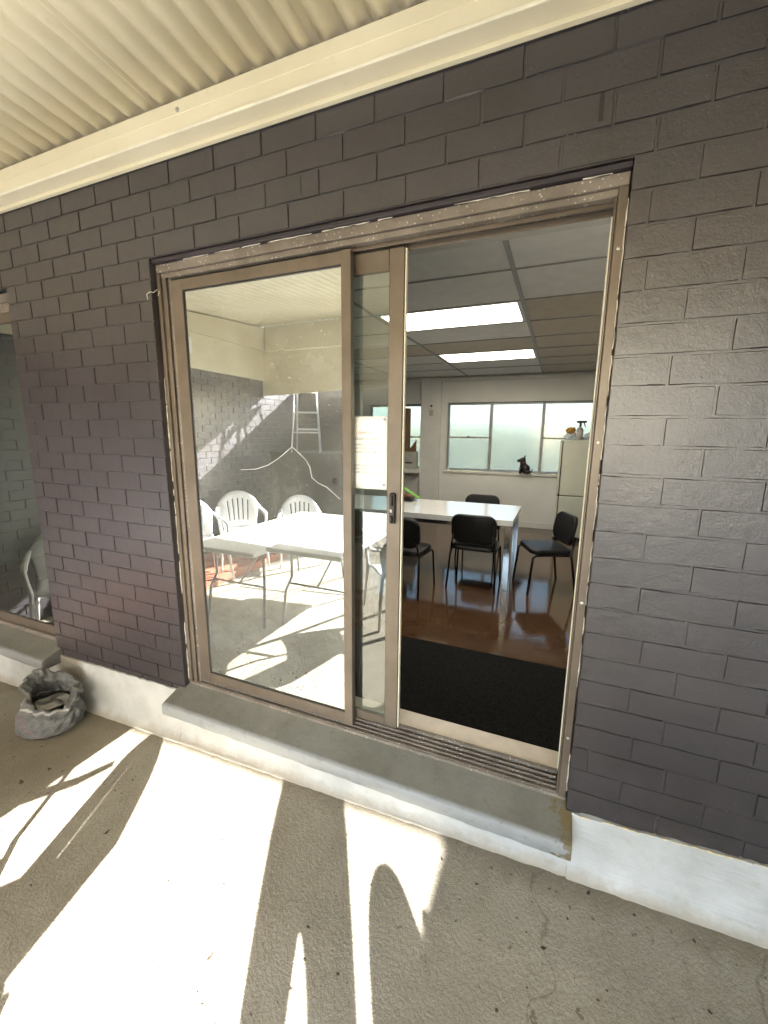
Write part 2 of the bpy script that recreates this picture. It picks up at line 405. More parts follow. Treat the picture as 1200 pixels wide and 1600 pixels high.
# ------------------------------------------------------------------ brick machinery
def brick_mesh(i, depth=.05):
    """unit brick face in x,z (-.5...5); y towards the viewer is negative"""
    rnd = random.Random(100 + i); nx, nz = 4, 2; L, H = .232, .081
    m = MB(); inner = {}; vs = []
    def per(k):
        pts = [(a, 0) for a in range(nx)] + [(nx, b) for b in range(nz)] + [(nx - a, nz) for a in range(nx)] + [(0, nz - b) for b in range(nz)]
        return pts
    for b in range(nz + 1):
        for a in range(nx + 1):
            edge = a in (0, nx) or b in (0, nz)
            u = a / nx - .5; w_ = b / nz - .5
            if a == 0: u += rnd.uniform(.003, .011)
            if a == nx: u -= rnd.uniform(.003, .011)
            if b == 0: w_ += rnd.uniform(.008, .042)
            if b == nz: w_ -= rnd.uniform(.008, .042)
            inner[(a, b)] = len(vs); vs.append((u, rnd.uniform(-.0004, .0003), w_))
    fs = [(inner[(a, b)], inner[(a + 1, b)], inner[(a + 1, b + 1)], inner[(a, b + 1)]) for a in range(nx) for b in range(nz)]
    P = per(0); o1 = len(vs)
    for a, b in P:
        jx = rnd.uniform(-.008, .008) if 0 < a < nx else 0; jz = rnd.uniform(-.035, .02) if b in (0, nz) else 0
        vs.append((a / nx - .5 + jx, .0058, (b / nz - .5) + (jz if b == nz else -jz)))
    o2 = len(vs)
    for a, b in P: vs.append((a / nx - .5, depth, b / nz - .5))
    n = len(P)
    for k in range(n):
        k2 = (k + 1) % n
        fs.append((o1 + k, o1 + k2, inner[P[k2]], inner[P[k]]))
        fs.append((o2 + k, o2 + k2, o1 + k2, o1 + k))
    me = bpy.data.meshes.new('brick'); me.from_pydata(vs, [], fs); me.update()
    for p in me.polygons: p.use_smooth = True
    me.set_sharp_from_angle(angle=R(1.2))
    return me
BRICK = {}
def bricks_for(mat):
    if mat not in BRICK:
        BRICK[mat] = []
        for i in range(14):
            me = brick_mesh(i); me.materials.append(MAT[mat]); BRICK[mat].append(me)
    return BRICK[mat]

def courses(z_top, n, pitch, spans_for, off=0.0, seed=1, J=.006):
    """list of (u0,u1,z0,z1) bricks"""
    rnd = random.Random(seed); out = []
    for k in range(n):
        z1 = z_top - k * pitch; z0 = z1 - pitch
        for a, b in spans_for((z0 + z1) / 2):
            u = a; first = True
            ph = off + (.12 if k % 2 else 0.0) + rnd.uniform(-.018, .018)
            cuts = []; q = math.floor((a - ph) / .24) * .24 + ph
            while q < b:
                if q > a + .05 and q < b - .05: cuts.append(q + rnd.uniform(-.008, .008))
                q += .24
            e = [a] + cuts + [b]
            for i in range(len(e) - 1):
                u0 = e[i] + (J / 2 if i else 0); u1 = e[i + 1] - (J / 2 if i < len(e) - 2 else 0)
                out.append((u0, u1, z0 + J / 2, z1 - J / 2))
    return out

def lay(parent, bricks, place, visible, mat, rot=0.0, seed=3, cap=300):
    """place(u) -> world x,y of the face; individually visible bricks are objects, the rest one mesh"""
    rnd = random.Random(seed); mm = bricks_for(mat); rest = MB(); cnt = 0
    for u0, u1, z0, z1 in bricks:
        uc, zc = (u0 + u1) / 2, (z0 + z1) / 2
        x, y = place(uc); d = rnd.uniform(-.0015, .0015); me = rnd.choice(mm)
        if cnt < cap and visible((x, y, zc)):
            o = bpy.data.objects.new('brick', me); col.objects.link(o); o.parent = parent; cnt += 1
            o.location = (x + d * .8 * math.sin(rot) * -1, y + d * .8 * math.cos(rot), zc); o.scale = (u1 - u0, 1, z1 - z0)
            o.rotation_euler = (rnd.uniform(-.003, .003), 0, rot + rnd.uniform(-.003, .003))
        else:
            cr, sr = math.cos(rot), math.sin(rot)
            vs = [((p.co.x * (u1 - u0)), p.co.y + d, p.co.z * (z1 - z0)) for p in me.vertices]
            rest.add([(x + cr * a - sr * b, y + sr * a + cr * b, zc + c) for a, b, c in vs], [tuple(f.vertices) for f in me.polygons])
    if rest.v: o = rest.build('brick_field', mat, parent, smooth=True); o.data.set_sharp_from_angle(angle=R(12)); tag(o, kind='stuff')
    return cnt

# ------------------------------------------------------------------ main wall
DX0, DX1, DZ1, DZ0 = -1.7925, .128, 2.3925, .205        # door opening
LX0, LX1 = -4.40, -2.905                                # second door opening
RW = 2.02                                               # face of the wing on the right
wall = thing('brick_wall', 'dark charcoal painted brick wall around the open sliding door', 'wall')
def spans(z):
    if z < DZ1 - .02: return [(WING, LX0), (LX1, DX0), (DX1, RW)]
    return [(WING, RW)]
bl = courses(2.3925 + 8 * .0893, 33, .0893, spans, off=.05, seed=5)
def vis_main(p):
    q = project(p); return q is not None and -60 < q[0] < 1260 and -40 < q[1] < 1640
# brick sight test also drops what the gutter beam hides
nb = lay(wall, bl, lambda u: (u, 0.0), lambda p: vis_main(p) and p[2] < 2.86, 'dark_paint', cap=299)
mb = MB()
for x0, x1 in ((WING - .1, LX0 - .001), (LX1 + .001, DX0 - .001), (DX1 + .001, RW + .1)): mb.box(x0, x1, .0040, .118, -.3, DZ1 + .001)
mb.box(WING - .1, RW + .1, .0040, .118, DZ1 + .001, 3.3)
for x0, x1 in ((LX0 - .001, LX1 + .001), (DX0 - .001, DX1 + .001)): mb.box(x0, x1, .02, .118, -.3, .20)
mb.build('mortar', 'dark_paint', wall)
# rendered white plinth, slightly uneven, flaring at the foot
def plinth(x0, x1, top, nm='plinth'):
    rnd = random.Random(int(x0 * 100)); n = max(6, int((x1 - x0) / .03)); prof = [(0, 1.0, .003), (-.010, 1.0, 0), (-.014, .8, 0), (-.017, .45, 0), (-.022, .15, 0), (-.040, .03, 0), (-.062, -.02, 0)]
    rows = []
    jit = [[rnd.uniform(-.0025, .0025) for _ in prof] for _ in range(n + 1)]
    def fn(u, v):
        i = round(u * n); j = round(v * (len(prof) - 1)); x = x0 + (x1 - x0) * u
        y, t, _ = prof[j]; zt = top(x); zb = gz(x) - .004
        return (x, y + (jit[i][j] if j else .008), zb + (zt - zb) * t + (jit[i][j] * 1.6 if j < 2 else 0))
    m = MB().grid(fn, n, len(prof) - 1)
    return smooth_by(m.build(nm, 'plinth_white', wall), 60)
ptop = lambda x: .243 + .035 * x - (.0 if x > -1 else .0)
plinth(LX1 - .0, DX0 - .035, lambda x: .262 + .022 * x)
plinth(DX0 - .035, DX1 + .02, lambda x: .147)
plinth(DX1 + .02, RW, lambda x: .243 + .06 * (x - .13))
plinth(WING, LX1 - .0, lambda x: .147)
# paint line chips along the plinth top and open joints
for x, z, h, wd in ((.031, 2.535, .070, .012), (-.973, 2.532, .056, .0045), (-1.743, 2.528, .050, .0045)):
    MB().box(x - wd / 2, x + wd / 2, -.0014, .004, z - h / 2, z + h / 2).build('open_joint', 'black_plastic', wall)

rc_ = random.Random(44); m = MB()
for k in range(46):
    x = DX1 + .03 + rc_.random() ** .8 * .75; L = rc_.uniform(.006, .035); z = .243 + .06 * (x - .13) + rc_.uniform(-.003, .002)
    m.tube([(x, -.0125, z), (x + L * .5, -.0135, z + .06 * L + rc_.uniform(-.001, .002)), (x + L, -.0125, z + .06 * L)], [.0008, rc_.uniform(.0015, .0035), .0008], 5)
tag(m.build('paint_chips', 'chip_cream', wall), kind='stuff')

# inner plaster skin of the same wall, seen through the opening
inner = MB()
for x0, x1 in ((-6.2, LX0 - .0), (LX1 + .0, DX0 - .0), (DX1 + .0, 1.2)): inner.box(x0, x1, .119, .21, -.05, DZ1)
inner.box(-6.2, 1.2, .119, .21, DZ1, 2.9)
for x0, x1 in ((LX0, LX1), (DX0, DX1)): inner.box(x0, x1, .119, .14, -.05, .2)
struct(inner.build('room_wall_front', 'wall_white'))

# ------------------------------------------------------------------ sills
def sill(name, x0, x1, label):
    m = MB(); n = int((x1 - x0) / .04); rnd = random.Random(3)
    prof = [(.045, .262), (.03, .250), (-.095, .212), (-.114, .204), (-.117, .199), (-.116, .150), (-.112, .146), (.0, .146), (.045, .146)]
    jit = [[rnd.uniform(-.0015, .0015) for _ in prof] for _ in range(n + 1)]
    m.grid(lambda u, v: (x0 + (x1 - x0) * u, prof[round(v * 8)][0] + jit[round(u * n)][round(v * 8)], prof[round(v * 8)][1] + jit[round(u * n)][round(v * 8)]), n, 8)
    for x in (x0, x1):
        m.add([(x, p[0], p[1]) for p in prof], [tuple(range(9)) if x == x0 else tuple(range(8, -1, -1))])
    o = m.build(name, 'sill_grey_paint'); smooth_by(o, 50); return tag(o, label, 'sill')
sill('concrete_sill', -1.835, .150, 'grey painted concrete door sill with olive worn patches at its end')
sill('concrete_sill', -4.42, -2.868, 'grey concrete sill of the far glass door behind the rubbish bag')

# ------------------------------------------------------------------ main sliding door
door = thing('sliding_door', 'bronze aluminium sliding glass door, pushed open beside its mirrored fixed pane', 'door', (0, 0, 0))
YF = .03
part('head_trim', 'reveal_paint', door, (DX0 + .001, DX1 - .001, .012, .10, 2.376, DZ1 - .001))
hd = part('head', 'bronze_weathered', door, (DX0 + .003, DX1 - .003, YF, .135, 2.340, 2.374))
part('head_track', 'bronze_weathered', hd, (DX0 + .02, DX1 - .02, YF + .012, .135, 2.318, 2.339))
part('head_track', 'bronze_aluminium', hd, (DX0 + .03, DX1 - .03, YF + .040, .0455 + YF, 2.304, 2.317), (DX0 + .03, DX1 - .03, .112, .118, 2.296, 2.317))
jl = part('jamb', 'bronze_aluminium', door, (DX0 + .003, DX0 + .022, YF, .135, .262, 2.339))
part('jamb_track', 'bronze_aluminium', jl, (DX0 + .0225, DX0 + .036, YF + .012, .134, .262, 2.317))
part('jamb_track', 'bronze_aluminium', jl, (DX0 + .0365, DX0 + .056, YF + .004, YF + .012, .262, 2.317))
part('jamb_track', 'bronze_weathered', jl, (DX0 + .0365, DX0 + .072, YF + .020, YF + .034, .262, 2.317))
jr = part('jamb', 'bronze_aluminium', door, (.098, DX1 - .003, YF, .135, .262, 2.339))
part('jamb_lip', 'lip_white', jr, (.091, .0975, .128, .136, .300, 2.317))
part('jamb_track', 'bronze_aluminium', jr, (.091, .0975, YF + .006, .060, .262, 2.317))
for z in (2.17, 1.60, 1.05, .52):
    MB().lathe([(.001, 0), (.0055, .0005), (.0055, .002), (.002, .003)], n=10).build('screw_head', 'screw', jr, loc=(.112, YF - .001, z)).rotation_euler = (R(90), 0, 0)
tr = part('bottom_track', 'bronze_weathered', door, (DX0 + .003, DX1 - .003, YF + .001, .140, .252, .268))
for y0, y1, zt in ((.036, .044, .2725), (.058, .064, .277), (.078, .083, .281), (.098, .104, .286), (.118, .138, .293)):
    part('track_rail', 'bronze_weathered', tr, (DX0 + .023, .0905, y0, y1, .2685, zt), r=.001)
# fixed leaf
fx = thing('fixed_panel', None, None); fx.parent = door
FX0, FX1 = -1.718, -.786
FY0, FY1 = .0445, .070
part('stile', 'bronze_aluminium', fx, (FX0, -1.652, FY0, FY1, .288, 2.304))
part('stile', 'bronze_aluminium', fx, (-.827, FX1, FY0 - .006, FY1, .288, 2.304))
part('rail', 'bronze_aluminium', fx, (-1.6515, -.8275, FY0 + .001, FY1 - .001, 2.258, 2.304))
part('rail', 'bronze_aluminium', fx, (-1.6515, -.8275, FY0 + .001, FY1 - .001, .288, .340))
part('glazing_bead', 'black_plastic', fx, (-1.6515, -.8275, FY0 + .003, FY0 + .009, 2.252, 2.2575), (-1.6515, -.8275, FY0 + .003, FY0 + .009, .3405, .345),
     (-1.6515, -1.647, FY0 + .003, FY0 + .009, .3455, 2.2515), (-.832, -.8275, FY0 + .003, FY0 + .009, .3455, 2.2515), r=.0005)
pane = MB().box(-1.6465, -.8325, FY0 + .009, FY0 + .014, .3455, 2.2515).build('glass_pane', 'film_glass', fx)
# crack lines running over the fixed pane
def on_fixed(px, y=FY0 + .0065):
    c = ((px[0] - 600) / FPX, (px[1] - 800) / FPX, 1.0)
    d = [sum(M[k][j] * c[j] for j in range(3)) for k in range(3)]
    s = (y - CAM.y) / d[1]; return (CAM.x + d[0] * s, y, CAM.z + d[2] * s)
for pts in ([(461, 632), (459, 655), (457, 680), (456, 698)], [(456, 698), (447, 706), (434, 717), (418, 727), (400, 733), (376, 734)],
            [(456, 698), (468, 709), (478, 719), (484, 730), (487, 746), (497, 755), (510, 761), (520, 770), (531, 780)]):
    rr = [.0010 + .0004 * math.sin(i * 2.3) for i in range(len(pts))]
    MB().tube([on_fixed(p) for p in pts], rr, 5).build('crack', 'white_plastic', fx)
MB().lathe([(.002, 0), (.013, .001), (.014, .003), (.009, .005)], n=9).build('hole_cover', 'black_plastic', fx, loc=on_fixed((524, 752), FY0 + .008)).rotation_euler = (R(90), 0, 0)
# sliding leaf, pushed behind the fixed one
sl = thing('sliding_panel', None, None); sl.parent = door
SY0, SY1 = .084, .109
part('stile', 'bronze_aluminium', sl, (-.646, -.584, SY0 - .002, SY1, .302, 2.300), r=.003)
part('stile', 'bronze_aluminium', sl, (-1.520, -1.462, SY0, SY1, .302, 2.300))
part('rail', 'bronze_aluminium', sl, (-1.4615, -.6465, SY0 + .002, SY1 - .002, 2.226, 2.300))
part('rail', 'bronze_aluminium', sl, (-1.4615, -.6465, SY0 + .002, SY1 - .002, .302, .343))
MB().box(-1.4610, -.6470, SY0 + .010, SY0 + .015, .3435, 2.2255).build('glass_pane', 'clear_glass', sl)
part('edge_strip', 'lip_white', sl, (-.5835, -.579, SY0 + .004, SY1 - .002, .310, 2.295), r=.001)
h = MB().rbox(-.628, -.603, SY0 - .020, SY0 - .0025, 1.256, 1.384, r=.006, seg=2); hnd = h.build('handle', 'black_plastic', sl)
part('grip', 'black_plastic', hnd, (-.622, -.609, SY0 - .036, SY0 - .0205, 1.332, 1.376), (-.622, -.609, SY0 - .036, SY0 - .0205, 1.262, 1.292), r=.005, seg=2)
MB().lathe([(.001, 0), (.007, .0), (.007, .006), (.002, .008)], n=12).build('lock_cylinder', 'chrome', hnd, loc=(-.617, SY0 - .0205, 1.312)).rotation_euler = (R(90), 0, 0)
# sealant beads along the frame edges, broken and uneven
rnd = random.Random(11)
def bead(pts_fn, length, name='sealant_bead'):
    t = 0.0; m = MB()
    while t < length:
        L = rnd.uniform(.03, .22)
        if rnd.random() < .75:
            k = max(3, int(L / .02)); pp = [pts_fn(min(length, t + L * i / k)) for i in range(k + 1)]
            m.tube([(p[0] + rnd.uniform(-.0012, .0012), p[1], p[2] + rnd.uniform(-.0012, .0012)) for p in pp], [rnd.uniform(.0008, .0026) for _ in pp], 5)
        t += L + rnd.uniform(.0, .05)
    m.build(name, 'sealant', door)
bead(lambda t: (DX1 - .003, YF - .001, .30 + t), 2.0)
bead(lambda t: (DX0 + .003, YF - .001, .28 + t), 2.06)
bead(lambda t: (DX0 + .02 + t, YF - .002, 2.375), 1.85)
# the bent wire at the top corner
MB().tube([on_fixed(p, y) for p, y in (((231, 468), -.012), ((229, 460), -.016), ((234, 456), -.014), ((240, 457), -.002), ((246, 452), .012), ((249, 456), .018), ((247, 462), .022))], .0018, 6).build('wire_hook', 'sealant', door, smooth=True)

# notice on the sliding pane
nx0, nx1, nz0, nz1 = -.872, -.650, 1.392, 1.690
note = thing('paper_notice', 'white printed notice taped inside the narrow sliding pane', 'notice', (0, 0, 0))
ny = SY0 + .0085
MB().grid(lambda u, v: (nx0 + (nx1 - nx0) * u, ny - .0006 * math.sin(u * 7 + v * 3), nz0 + (nz1 - nz0) * v), 6, 8).build('sheet', 'paper', note, smooth=True)
solid(note.children[0], .0004)
def text(s, size, x, z, mat, parent, y, align='CENTER', name='lettering', bold=0.0):
    cu = bpy.data.curves.new(name, 'FONT'); cu.body = s; cu.size = size; cu.align_x = align; cu.align_y = 'CENTER'; cu.offset = bold
    cu.materials.append(MAT[mat]); o = bpy.data.objects.new(name, cu); col.objects.link(o)
    me = bpy.data.meshes.new_from_object(o.evaluated_get(bpy.context.evaluated_depsgraph_get()))
    bpy.data.objects.remove(o); o = bpy.data.objects.new(name, me); col.objects.link(o)
    o.location = (x, y, z); o.rotation_euler = (R(90), 0, 0); o.parent = parent
    return o
NX = -.752
for s, sz, fz, mt, b in (('COVID-19', .0125, .222, 'ink_red', .0002), ('NO ACCESS TO OFFICE', .0135, .305, 'ink_grey', .0003), ('FOR DELIVERIES TO OUR OFFICE', .0118, .385, 'ink_grey', .0001),
                   ('TODAY PLEASE CALL TO', .0118, .437, 'ink_grey', .0001), ('MAKE RECORDS SAME', .0118, .487, 'ink_grey', .0001), ('OR', .011, .575, 'ink_grey', .0001),
                   ('IF YOU HAVE BEEN INSTRUCTED', .0118, .672, 'ink_grey', .0001), ('BY OFFICE STAFF PLEASE', .0118, .722, 'ink_grey', .0001), ('CALL BEFORE ENTERING.', .0118, .770, 'ink_grey', .0001)):
    text(s, sz, NX, nz1 - (nz1 - nz0) * fz, mt, note, ny - .0016, bold=b)
for x, z in ((nx1 - .012, nz1 - .012), (nx1 - .013, nz0 + .02)):
    MB().lathe([(.001, 0), (.007, .0004), (.0068, .0012), (.001, .0014)], n=12).build('tack_spot', 'tape_grey', note, loc=(x, ny - .0008, z)).rotation_euler = (R(90), 0, 0)

# ------------------------------------------------------------------ second sliding door, cut by the left frame edge
d2 = thing('sliding_door', 'dark glass sliding door at the left edge, half out of frame', 'door')
part('head', 'bronze_weathered', d2, (LX0 + .003, LX1 - .003, YF, .135, 2.340, 2.385))
part('head_track', 'bronze_weathered', d2, (LX0 + .02, LX1 - .02, YF + .012, .135, 2.290, 2.339))
for x0, x1 in ((LX0 + .003, LX0 + .05), (LX1 - .030, LX1 - .003)): part('jamb', 'bronze_aluminium', d2, (x0, x1, YF, .135, .262, 2.289))
part('bottom_track', 'bronze_weathered', d2, (LX0 + .003, LX1 - .003, YF + .001, .140, .252, .280))
for x0, x1, nm in ((LX0 + .055, -3.690, 'fixed_panel'), (-3.70, LX1 - .035, 'sliding_panel')):
    pn = thing(nm, None, None); pn.parent = d2; yy = .045 if nm[0] == 's' else .080
    part('stile', 'bronze_aluminium', pn, (x0, x0 + .05, yy, yy + .025, .285, 2.288)); part('stile', 'bronze_aluminium', pn, (x1 - .05, x1, yy, yy + .025, .285, 2.288))
    part('rail', 'bronze_aluminium', pn, (x0 + .0505, x1 - .0505, yy + .001, yy + .024, 2.235, 2.288)); part('rail', 'bronze_aluminium', pn, (x0 + .0505, x1 - .0505, yy + .001, yy + .024, .285, .345))
    MB().box(x0 + .0505, x1 - .0505, yy + .010, yy + .015, .3455, 2.2345).build('glass_pane', 'dark_glass', pn)

# ------------------------------------------------------------------ verandah roof
roof = thing('verandah_roof', 'cream corrugated steel verandah roof above the dark wall', 'roof')
RY0 = -4.05
def rz(y): return 2.885 + (-.11 - y) * .088
PITCH = .093
def rib(x):
    return -.028 * (math.sin(math.pi * x / PITCH) ** 2 + .003) ** .48 + .017
for k in range(9):
    wv = .74; x0 = WING + .001 + k * .72
    n = 96
    sh = MB().grid(lambda u, v: (x0 + wv * u, RY0 + .05 + (-.03 - RY0 - .05) * v, rz(RY0 + .05 + (-.03 - RY0 - .05) * v) + .004 + rib(x0 + wv * u) + .0009 * (k % 2)), n, 6)
    o = sh.build('roof_sheet', 'cream_steel', roof, smooth=True); solid(o, .0008)
bmn = MB().rbox(WING + .02, RW - .01, -.090, -.022, 2.764, 2.868, r=.004, seg=2).build('wall_beam', 'cream_steel', roof)
part('beam_cap', 'cream_steel', bmn, (WING + .02, RW - .01, -.0925, -.0902, 2.822, 2.869), r=.0008)
part('beam_lip', 'lip_white', bmn, (WING + .02, RW - .01, -.096, -.0902, 2.760, 2.770), r=.001)
part('wall_angle', 'cream_steel', bmn, (WING + .02, RW - .01, -.0215, -.002, 2.752, 2.868), r=.001)
for x in (-1.46, .62, -3.6):
    MB().lathe([(.001, 0), (.009, .0), (.009, .002), (.005, .003), (.005, .007), (.001, .008)], n=10).build('bolt', 'screw', bmn, loc=(x, -.093, 2.836)).rotation_euler = (R(90), 0, 0)
part('outer_beam', 'cream_steel', roof, (WING + .13, RW - .13, RY0, RY0 + .07, 2.86, 3.2235), r=.004)
MB().add([(x, y, z) for y in (RY0 - .055, RY0 - .002) for x, z in ((WING + .004, 2.372 + .036 * (WING - .25)), (RW - .004, 2.372 + .036 * (RW - .25)), (RW - .004, 3.30), (WING + .004, 3.30))], [(0, 1, 2, 3), (7, 6, 5, 4), (0, 4, 5, 1), (1, 5, 6, 2), (2, 6, 7, 3), (3, 7, 4, 0)]).build('outer_fascia', 'cream_steel', roof)
MB().add([(x, y, z) for x in (WING + .004, WING + .11) for y, z in ((RY0 + .001, 2.87), (-.12, 2.87), (-.12, rz(-.12) - .018), (RY0 + .001, rz(RY0) - .018))], [(0, 1, 2, 3), (7, 6, 5, 4), (0, 4, 5, 1), (1, 5, 6, 2), (2, 6, 7, 3), (3, 7, 4, 0)]).build('side_beam', 'cream_steel', roof)
MB().add([(x, y, z) for x in (RW - .11, RW - .004) for y, z in ((RY0 + .001, 2.87), (-.12, 2.87), (-.12, rz(-.12) - .018), (RY0 + .001, rz(RY0) - .018))], [(0, 1, 2, 3), (7, 6, 5, 4), (0, 4, 5, 1), (1, 5, 6, 2), (2, 6, 7, 3), (3, 7, 4, 0)]).build('side_beam', 'cream_steel', roof)
part('side_fascia', 'cream_steel', roof, (WING + .015, WING + .055, RY0 + .0005, -.12, 2.43, 2.868), r=.003)
sg = part('sign_plate', 'paper', roof, (WING + .056, WING + .06, -2.62, -2.48, 2.60, 2.80), r=.001)

# ------------------------------------------------------------------ wings and yard behind the camera
def vis_wing(p):
    q = project((p[0], .12 - p[1], p[2])); return q is not None and 280 < q[0] < 560 and 560 < q[1] < 800
wl = thing('brick_wall', 'dark painted brick wing wall with a sunlit patch, seen mirrored in the fixed pane', 'wall')
lay(wl, courses(2.43, 29, .0893, lambda z: [(-5.0, -.02)], off=.1, seed=8), lambda u: (WING, u), vis_wing, 'dark_paint_sunlit', rot=R(90), seed=9, cap=290)
MB().box(WING - .2, WING - .0065, -5.2, .0, -.35, 3.3).build('mortar', 'dark_paint_sunlit', wl)
bw = thing('brick_wall', 'dark low brick wall across the yard behind the stepladder', 'wall')
lay(bw, courses(2.40, 29, .0893, lambda z: [(WING + .0, -2.45)], off=.0, seed=12), lambda u: (u, -4.98), lambda p: False, 'dark_paint', rot=R(180), seed=13)
MB().box(WING, -2.45, -5.2, -4.9835, -.35, 2.40).build('mortar', 'dark_paint', bw)
rw = thing('bounce_wall', 'unseen wall right of the patio, made pale to bounce light onto the bricks', 'wall')
MB().box(RW, RW + .25, -4.12, .0, -.35, 3.35).box(RW, RW + .25, -7.9, -4.121, -.35, 2.44).build('bounce_coat', 'wall_white', rw)  # unseen wall known by its shadow; pale finish added to bounce light
part('coping', 'cream_steel', rw, (RW - .004, RW + .26, -7.9, -4.125, 2.441, 2.50))
# raised ledge the ladder stands on, red brick step along the wing
lg = thing('raised_ledge', 'dark timber ledge against the yard wall under the stepladder', 'ledge', (0, 0, 0))
part('front_board', 'dark_timber', lg, (WING + .02, -2.8, -4.22, -4.18, -.16, 1.27)); part('top_board', 'dark_timber', lg, (WING + .02, -2.78, -4.96, -4.16, 1.271, 1.31))
stp = thing('brick_step', 'low red brick step along the foot of the wing wall', 'step')
bl2 = []
mm = bricks_for('red_brick')
for k in range(14):
    for j in range(4):
        y = -4.1 + k * .24 + (.12 if j % 2 else 0)
        o = bpy.data.objects.new('brick', mm[(k * 3 + j) % 14]); col.objects.link(o); o.parent = stp
        o.location = (WING + .16 + j * .235 * .9, y, gz(WING) + .125); o.scale = (.20, 1, .235); o.rotation_euler = (R(-90), 0, 0)
MB().box(WING + .03, WING + .92, -4.2, -.8, -.3, gz(WING) + .118).build('bed', 'red_brick', stp)
# far fence and hedges close the yard
fn = thing('timber_fence', 'weathered timber paling fence closing the yard, out of frame', 'fence')
pl = MB().rbox(-.048, .048, -.009, .009, 0, .95, r=.003, seg=1).mesh('paling'); pl.materials.append(MAT['timber_fence'])
for k in range(120):
    o = bpy.data.objects.new('paling', pl); col.objects.link(o); o.parent = fn; o.location = (-7.5 + k * .105, -11, -.3)
part('rail', 'timber_fence', fn, (-7.6, 5.1, -10.985, -10.95, -.1, -.02), (-7.6, 5.1, -10.985, -10.95, .35, .43))
def hedge(name, x0, x1, y0, y1, z0, z1, n, label, seed):
    rnd = random.Random(seed); m = MB()
    for _ in range(n):
        c = Vector((rnd.uniform(x0, x1), rnd.choice((rnd.uniform(y0, y1), rnd.gauss(y0, .08), rnd.gauss(y1, .08))), z0 + (z1 - z0) * rnd.random() ** .8 + rnd.gauss(0, .06)))
        a = Vector((rnd.gauss(0, 1), rnd.gauss(0, 1), rnd.gauss(0, 1))).normalized(); b = a.cross(Vector((rnd.gauss(0, 1), rnd.gauss(0, 1), rnd.gauss(0, 1)))).normalized()
        s = rnd.uniform(.12, .24); m.add([c - a * s, c + b * s * .5, c + a * s, c - b * s * .5], [(0, 1, 2, 3)])
    hd_ = thing(name, label, 'hedge', (0, 0, 0)); m.build('foliage', 'hedge_leaf', hd_)
    for i in range(6):
        x = x0 + (x1 - x0) * (i + .5) / 6; MB().tube([(x, (y0 + y1) / 2, -.3), (x + .05, (y0 + y1) / 2, z1 * .7)], [.04, .015], 6).build('stem', 'timber_fence', hd_)
hedge('hedge', -14, 8, 14.5, 15.6, -.3, 1.9, 14000, 'yellow green hedge showing blurred through the frosted windows', 4)

# ------------------------------------------------------------------ room
YB = 6.23; ZC = 2.644
struct(MB().grid(lambda u, v: (-6.2 + 7.4 * u, .14 + (YB - .14) * v, 0.0), 4, 4).build('room_floor', 'brown_vinyl'))
struct(MB().box(-6.4, 1.4, .119, YB + .3, -.2, -.01).build('floor_slab', 'brown_vinyl'))
struct(MB().rbox(DX0 - .1, DX1 + .05, .1405, .252, .0005, .286, r=.006, seg=2).build('threshold_ledge', 'cream_strip'))
W1 = (-1.975, .62, .935, 2.195); W2 = (-3.55, -2.45, .935, 2.185)
fwm = MB()
xs = [(-6.2, W2[0]), (W2[1], W1[0]), (W1[1], 1.2)]
for a, b in xs: fwm.box(a, b, YB, YB + .16, -.05, 2.9)
for W_ in (W1, W2): fwm.box(W_[0], W_[1], YB, YB + .16, -.05, W_[2]); fwm.box(W_[0], W_[1], YB, YB + .16, W_[3], 2.9)
fw = struct(fwm.build('room_wall_back', 'wall_white'))
part('pilaster', 'wall_white', fw, (-2.45, -2.075, YB - .09, YB - .0005, 0, ZC - .01), r=.004)
part('skirting', 'cornice_white', fw, (-2.07, 1.2, YB - .018, YB - .0005, .001, .105), r=.004)
part('cornice', 'cornice_white', fw, (-6.2, 1.2, YB - .05, YB - .0005, 2.56, ZC - .012), r=.01)
struct(MB().box(1.2, 1.35, .1, YB, -.05, 2.9).build('room_wall_right', 'wall_white'))
struct(MB().box(-6.35, -6.2, .1, YB, -.05, 2.9).build('room_wall_left', 'wall_white'))
struct(MB().box(-7, 3, .1, YB + .6, 3.35, 3.5).build('building_roof', 'roof_tile'))
# hung ceiling: tiles in a T-bar grid
ce = struct(MB().box(-6.2, 1.2, .211, YB, ZC + .03, ZC + .06).build('ceiling', 't_bar'))
XE = [-6.0, -4.11, -2.86, -1.61, -.36, .89, 1.199]; YE = [.95] + [1.45 + .655 * k for k in range(8)]; YE[-1] = YB - .052
tiles = {}
lights = {(2, 3): 1, (2, 6): 1, (3, 3): 0, (3, 6): 0}
def is_light(i, j): return i in (1, 3) and j in (2, 5)
rt = random.Random(21)
for i in range(len(XE) - 1):
    for j in range(len(YE) - 1):
        if i == 3 and j in (2, 5): continue
        tan = (i >= 4 and j >= 2) or (i < 4 and j in (4,)) or rt.random() < .12
        b = (XE[i] + .012, XE[i + 1] - .012, YE[j] + .006, YE[j + 1] - .006, ZC + .004 + rt.uniform(0, .003), ZC + .018)
        part('ceiling_tile', 'ceiling_tile_tan' if tan else 'ceiling_tile', ce, b, r=.002)
for x in XE[1:-1]: part('t_bar', 't_bar', ce, (x - .0145, x + .0145, .95, YB - .052, ZC - .004, ZC + .0035), r=.001)
for y in YE[1:-1]: part('cross_bar', 't_bar', ce, *[(XE[i] + .015, XE[i + 1] - .015, y - .008, y + .008, ZC - .002, ZC + .0035) for i in range(len(XE) - 1)], r=.001)
part('ceiling_margin', 'cornice_white', ce, (-6.2, 1.2, .212, .946, ZC - .03, ZC + .02), r=.004)
